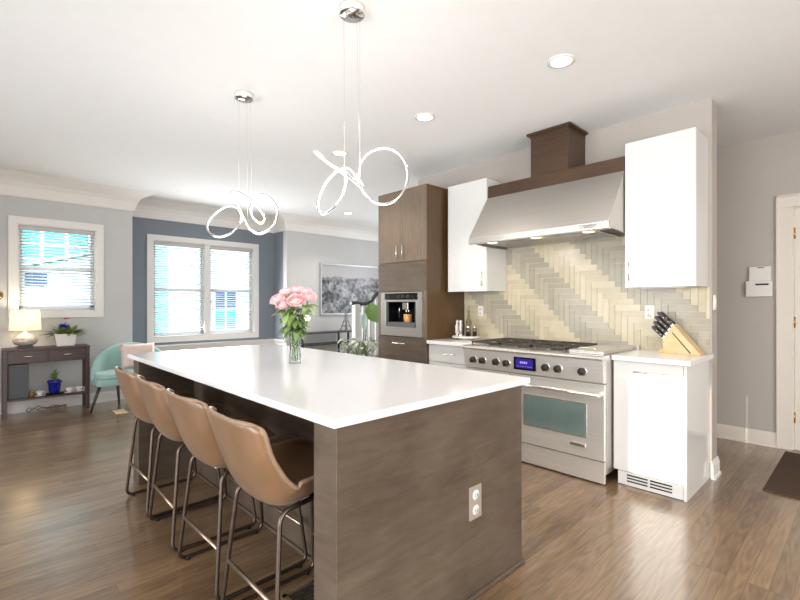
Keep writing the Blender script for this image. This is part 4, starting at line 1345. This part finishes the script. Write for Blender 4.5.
# lamp
lx, ly = -7.05, 0.475
lp = thing('table_lamp', 'glowing table lamp with cream drum shade on the console table', 'lamp', (lx, ly, cz))
MB().box(lx - .06, ly - .075, cz, lx + .06, ly + .075, cz + .022).build('foot', 'dark_table_wood', lp, bevel=.002)
MB().lathe([(0.05, .022), (0.105, .05), (0.122, .085), (0.112, .115), (0.065, .155), (0.024, .178), (0.016, .20)], (lx, ly, cz), 28).build('base', 'mercury', lp)
MB().cyl((lx, ly, cz + .19), (lx, ly, cz + .30), .006, 8).build('stem', 'brass', lp)
MB().lathe([(0.152, cz + .215), (0.138, cz + .455)], (lx, ly, 0), 32, cap=False).build('lamp_shade', 'shade_fabric', lp, solid=.003)
MB().ball((lx, ly, cz + .33), .035, 12).build('bulb', 'lamp_glow', lp)
light('lamp_bulb', 'POINT', (lx, ly, cz + .40), (0, 0, -1), 5, (1, .85, .62)).data.shadow_soft_size = .05
# planter with ferns and a blue flower
px_, py_ = -7.06, 0.865
pt = thing('flower_planter', 'white ceramic planter of greenery and a blue flower on the console table', 'planter', (px_, py_, cz))
MB().prism([(py_ - .09, cz), (py_ + .09, cz), (py_ + .115, cz + .155), (py_ - .115, cz + .155)], 'x', px_ - .06, px_ + .06).build('pot', 'ceramic_white', pt, bevel=.006)
mb = MB()
rg = random.Random(5)
for k in range(80):
    an = rg.random() * 2 * PI
    el = rg.uniform(.0, 1.0)
    dv = Vector((math.cos(an) * .5, math.sin(an) * 1.0, el))
    p0 = Vector((px_ + rg.uniform(-.04, .04), py_ + rg.uniform(-.09, .09), cz + .15))
    mb.leaf(p0, dv, (0, 0, 1), rg.uniform(.13, .215), rg.uniform(.035, .06), 0, rg.uniform(.1, .45))
mb.build('foliage', 'leaf', pt)
mb = MB()
for k in range(26):
    an = rg.random() * 2 * PI; el = rg.uniform(-.2, 1)
    mb.leaf((px_ + .05, py_ - .02, cz + .24), (math.cos(an) * .6 + .3, math.sin(an), el), (0, 0, 1), .075, .035, 0, .1)
mb.build('blue_blossom', 'petal_blue', pt)
mb = MB()
for k in range(14):
    an = rg.random() * 2 * PI; el = rg.uniform(.0, 1)
    mb.leaf((px_ - .01, py_ + .02, cz + .34), (math.cos(an), math.sin(an), el * .6), (0, 0, 1), .05, .028, 0, .2)
mb.build('red_blossom', 'petal_red', pt)
# shelf things
SZ = 0.2125
sk = thing('speaker_box', 'dark grey upright speaker on the console table lower shelf', 'speaker', (-7.03, .40, SZ))
box(-7.14, 0.312, SZ, -6.945, 0.498, SZ + .405).build('cabinet', 'speaker_grey', sk, bevel=.006)
box(-6.9445, 0.32, SZ + .02, -6.940, 0.49, SZ + .395).build('grille', 'speaker_grey', sk)
bp = thing('potted_succulent', 'small succulent in a cobalt blue pot on the lower shelf', 'potted plant', (-7.04, .755, SZ))
MB().lathe([(0.0, 0.0), (0.085, 0.002), (0.105, .012), (0.104, .016), (0, .016)], (-7.04, .755, SZ), 24).build('saucer', 'black_gloss', bp)
MB().lathe([(0.048, .016), (0.058, .05), (0.068, .14), (0.075, .142), (0.076, .168), (0.068, .168), (0.064, .15)], (-7.04, .755, SZ), 24).build('pot', 'cobalt', bp)
MB().lathe([(0.065, .15), (0, .152)], (-7.04, .755, SZ), 20, cap=False).build('soil', 'soil', bp)
mb = MB()
for k in range(18):
    an = rg.random() * 2 * PI
    mb.leaf((-7.04, .755, SZ + .15 + k * .006), (math.cos(an), math.sin(an), rg.uniform(.4, 1.4)), (0, 0, 1), .075, .028, 0, .1)
mb.build('leaves', 'leaf_dark', bp)
def teacup(x, y, lab):
    c_ = thing('teacup', lab, 'cup', (x, y, SZ))
    MB().lathe([(0.0, 0), (0.045, .002), (0.06, .009), (0.06, .012), (0, .01)], (x, y, SZ), 20).build('saucer', 'ceramic_white', c_)
    MB().lathe([(0.02, .011), (0.03, .03), (0.04, .06), (0.036, .06), (0.027, .03), (0, .018)], (x, y, SZ), 20).build('bowl', 'ceramic_white', c_)
    MB().tube(smooth_path([(x, y + .034, SZ + .05), (x, y + .058, SZ + .045), (x, y + .05, SZ + .025), (x, y + .03, SZ + .025)], 4), .004, 6).build('handle', 'ceramic_white', c_)
teacup(-7.0, .605, 'white teacup left of the blue pot on the lower shelf')
teacup(-7.02, .90, 'white teacup just right of the blue pot on the lower shelf')
teacup(-7.04, 1.005, 'white teacup at the right end of the lower shelf')
cj = thing('candle_jar', 'amber candle jar beside the speaker on the lower shelf', 'candle', (-6.97, .525, SZ))
MB().lathe([(0.0, 0), (.022, .001), (.024, .055), (.02, .06)], (-6.97, .53, SZ), 16).build('jar', 'amber', cj)
MB().lathe([(.02, .06), (.021, .075), (0, .077)], (-6.97, .53, SZ), 16).build('lid', 'brass', cj)
# cables on the floor under the table
pts = []
for k in range(60):
    a = k * 0.55
    pts.append((-7.10 + .05 * math.sin(a * 1.3), .68 + .17 * math.sin(a * .31) + .03 * math.cos(a), .02 + .045 * abs(math.sin(a * .77)) * (0.4 + .6 * math.sin(k * .9) ** 2)))
o = MB().tube(smooth_path(pts, 3), .0045, 6).build('cable_bundle', 'amber')
tag(o, 'loose tangle of cables on the floor under the console table', 'cable')
# sconce at the left edge
sc_ = thing('wall_sconce', 'small brass and crystal sconce left of the small window', 'sconce', (XL, .235, 1.38))
MB().lathe([(0.05, 0), (0.05, .012), (.015, .02), (.012, .06)], (XL, .235, 1.44), 18, axis='x').build('back_plate', 'brass', sc_)
MB().ball((XL + .075, .235, 1.44), .05, 16).build('crystal_globe', 'vase_glass', sc_)
MB().lathe([(0.03, 0), (.02, .03), (0, .05)], (XL + .075, .235, 1.36), 14).build('drop', 'chrome', sc_)

# ------------------------------------------------------------------ teal chair with pillow
tc_ = thing('accent_chair', 'teal velvet barrel chair beside the console table', 'chair', (-6.73, 1.54, 0))
cyx, cyy = -6.72, 1.56
def chair_back():
    mb = MB()
    inner, outer = [], []
    rows = []
    n = 22
    for i in range(n + 1):
        a = -1 + 2 * i / n                   # -1 left arm ... +1 right arm
        ang = PI + a * 1.62                  # centre of back points to -x
        ex = 0.30; ey = 0.46
        top = 0.385 + 0.405 * (math.cos(a * PI / 2) ** 0.75 if abs(a) < 1 else 0) + 0.02
        row = []
        for (rr_, z) in ((0.80, .40), (0.84, top - .05), (0.90, top - .005), (0.97, top), (1.03, top - .02), (1.05, top - .06), (1.0, .40), (0.95, .33), (0.80, .33), (0.80, .40)):
            row.append((cyx + ex * rr_ * math.cos(ang) + .02, cyy + ey * rr_ * math.sin(ang), z))
        rows.append(row)
    mb.grid(rows)
    mb.add(rows[0], [tuple(range(len(rows[0]) - 1))]); mb.add(rows[-1], [tuple(range(len(rows[0]) - 1))])
    return mb
chair_back().build('backrest', 'teal_velvet', tc_)
def rounded(x0, x1, y0, y1, z0, z1, r):
    pl = []
    for cx_, cy_, a0 in ((x1 - r, y1 - r, 0), (x0 + r, y1 - r, PI / 2), (x0 + r, y0 + r, PI), (x1 - r, y0 + r, 3 * PI / 2)):
        for k in range(6): pl.append((cx_ + r * math.cos(a0 + k * PI / 10), cy_ + r * math.sin(a0 + k * PI / 10)))
    return MB().prism(pl, 'z', z0, z1, 0, True)
rounded(-6.96, -6.45, 1.12, 2.00, .405, .475, .08).build('seat_cushion', 'teal_velvet', tc_, bevel=.02, seg=3)
rounded(-6.96, -6.465, 1.115, 2.005, .32, .405, .06).build('seat_base', 'teal_velvet', tc_, bevel=.008)
for (ax_, ay_, bx_, by_) in ((-6.60, 1.16, -6.60, 1.06), (-6.60, 1.96, -6.58, 2.05), (-6.88, 1.40, -6.92, 1.43), (-6.88, 1.72, -6.92, 1.69)):
    MB().tube([(ax_, ay_, .33), (bx_, by_, 0.0)], [.021, .013], 10).build('leg', 'rail_dark', tc_)
pl = MB()
rows_a, rows_b = [], []
n = 10
for sgn, lst in ((1, rows_a), (-1, rows_b)):
    for i in range(n + 1):
        row = []
        for j in range(n + 1):
            u = -1 + 2 * i / n; v = -1 + 2 * j / n
            th = .065 * (max(0, 1 - abs(u) ** 2.5) * max(0, 1 - abs(v) ** 2.5)) ** .6
            pin = 1 - .06 * (abs(u * v) ** 1.0 - .5) * 0
            yy_ = v * .21 * (1 - .05 * (1 - u * u)); zz_ = u * .165 * (1 - .05 * (1 - v * v))
            # lean back
            lx_ = sgn * th
            ca, sa = math.cos(.28), math.sin(.28)
            row.append((-6.78 + lx_ * ca - zz_ * sa, 1.62 + yy_, .478 + .165 + zz_ * ca + lx_ * sa))
        lst.append(row)
pl.grid(rows_a).grid(rows_b)
o = pl.build('throw_pillow', 'pink_linen', weld=True)
tag(o, 'pale pink throw pillow leaning on the teal chair back', 'pillow')

# ------------------------------------------------------------------ far side: print, black console, railing, plant
pf = thing('framed_print', 'large framed black and white city print on the far wall', 'picture', (XL, 5.55, 1.60))
fy0, fy1, fz0, fz1 = 4.80, 6.32, 1.115, 2.12
mb = MB()
x = XL + .001
for a in ((fy0, fz0, fy1, fz0 + .035), (fy0, fz1 - .035, fy1, fz1), (fy0, fz0 + .035, fy0 + .035, fz1 - .035), (fy1 - .035, fz0 + .035, fy1, fz1 - .035)):
    mb.box(x, a[0], a[1], x + .03, a[2], a[3])
mb.build('frame', 'frame_silver', pf, bevel=.003)
box(x, fy0 + .035, fz0 + .035, x + .014, fy1 - .035, fz1 - .035).build('print', 'city', pf)
ctb = thing('metal_console', 'thin black metal console table below the city print', 'table', (-7.0, 4.75, 0))
k0, k1, kx0, kx1, kz = 4.18, 5.30, -7.20, -6.86, 0.815
box(kx0, k0, kz - .022, kx1, k1, kz).build('tabletop', 'table_black', ctb)
box(kx0, k0, .585, kx1, k1, .605).build('shelf', 'table_black', ctb)
for a in (kx0, kx1 - .03):
    for b in (k0, k1 - .12):
        box(a, b, 0, a + .03, b + .03, kz - .022).build('leg', 'table_black', ctb)
fg = thing('tower_figurine', 'grey metal lattice tower figurine on the black console table', 'figurine', (-7.0, 5.30, kz))
fx, fy = -6.98, 5.22
mb = MB()
def sq(z): return 0.075 * (1 - z / .42) ** 1.9 + .006
for sx in (-1, 1):
    for sy in (-1, 1):
        mb.tube([(fx + sx * sq(z), fy + sy * sq(z), kz + z) for z in [i * .03 for i in range(14)]], [.011 - .0006 * i for i in range(14)], 6)
mb.build('legs', 'figurine_grey', fg)
mb = MB()
for z in (.09, .17, .33):
    q = sq(z) + .012
    mb.box(fx - q, fy - q, kz + z, fx + q, fy + q, kz + z + .012)
mb.box(fx - .095, fy - .095, kz, fx + .095, fy + .095, kz + .012)
for z in (.20, .24, .28):
    q = sq(z)
    mb.box(fx - q, fy - q, kz + z, fx + q, fy + q, kz + z + .006)
mb.build('platforms', 'figurine_grey', fg)
# stair railing
sr = thing('stair_railing', 'white balustrade with dark handrail curving up beside the tall cabinet', 'railing', (-5.6, 4.6, 0))
rx = -5.6
box(rx - .045, 4.335, 0, rx + .045, 4.425, 1.33).build('newel_post', 'white_trim', sr, bevel=.004)
hr = smooth_path([(rx, 4.28, 1.345), (rx, 4.40, 1.345), (rx, 4.55, 1.335), (rx, 4.68, 1.375), (rx, 4.78, 1.47), (rx, 4.90, 1.56), (rx, 5.3, 1.80), (rx, 5.9, 2.16)], 6)
MB().tube(hr, .032, 10).build('handrail', 'rail_dark', sr)
def rail_z(y):
    b = min(hr, key=lambda q: abs(q.y - y)); return b.z
for k in range(9):
    y = 4.53 + k * .135
    box(rx - .018, y - .018, 0.10, rx + .018, y + .018, rail_z(y) - .012).build('baluster', 'white_trim', sr, bevel=.002)
box(rx - .05, 4.30, 0, rx + .05, 6.0, .10).build('base_rail', 'white_trim', sr)
vp = thing('variegated_plant', 'potted plant with pale speckled leaves and one large green leaf by the railing', 'potted plant', (-5.02, 4.02, 0))
vx, vy = -5.02, 4.02
MB().lathe([(0.10, 0), (0.13, .01), (0.16, .32), (0.165, .34), (0.15, .34), (0.14, .30), (0, .30)], (vx, vy, 0), 28).build('pot', 'ceramic_white', vp)
mb = MB(); st = MB()
rg = random.Random(11)
for k in range(130):
    an = rg.random() * 2 * PI
    rad = rg.uniform(.05, .32)
    tip = Vector((vx + rad * math.cos(an), vy + rad * math.sin(an), rg.uniform(.46, .86)))
    st.tube(smooth_path([(vx, vy, .30), ((vx + tip.x) / 2, (vy + tip.y) / 2, tip.z * .8 + .02), tip], 3), .003, 5)
    mb.leaf(tip, (math.cos(an), math.sin(an), rg.uniform(-.5, .4)), (0, 0, 1), rg.uniform(.08, .13), rg.uniform(.05, .08), 0, .3)
mb.build('speckled_leaves', 'leaf_variegated', vp)
tip = Vector((vx + .02, vy + .12, 1.33))
st.tube(smooth_path([(vx, vy, .30), (vx + .03, vy + .06, .9), tip], 6), .006, 6)
st.build('stems', 'stem', vp)
MB().leaf(tip, (0.35, .35, -1.0), (1, -.9, 0.2), .30, .24, 0, .0, 8).build('large_leaf', 'leaf_bright', vp)
tip2 = Vector((vx + .02, vy + .05, 1.22))
MB().tube(smooth_path([(vx, vy, .30), (vx + .02, vy + .02, .8), tip2], 5), .005, 6).build('stem', 'stem', vp)
MB().leaf(tip2, (0.1, -.1, -1.0), (1, -.9, .1), .30, .09, 0, .0, 8).build('pale_leaf', 'leaf_pale', vp)
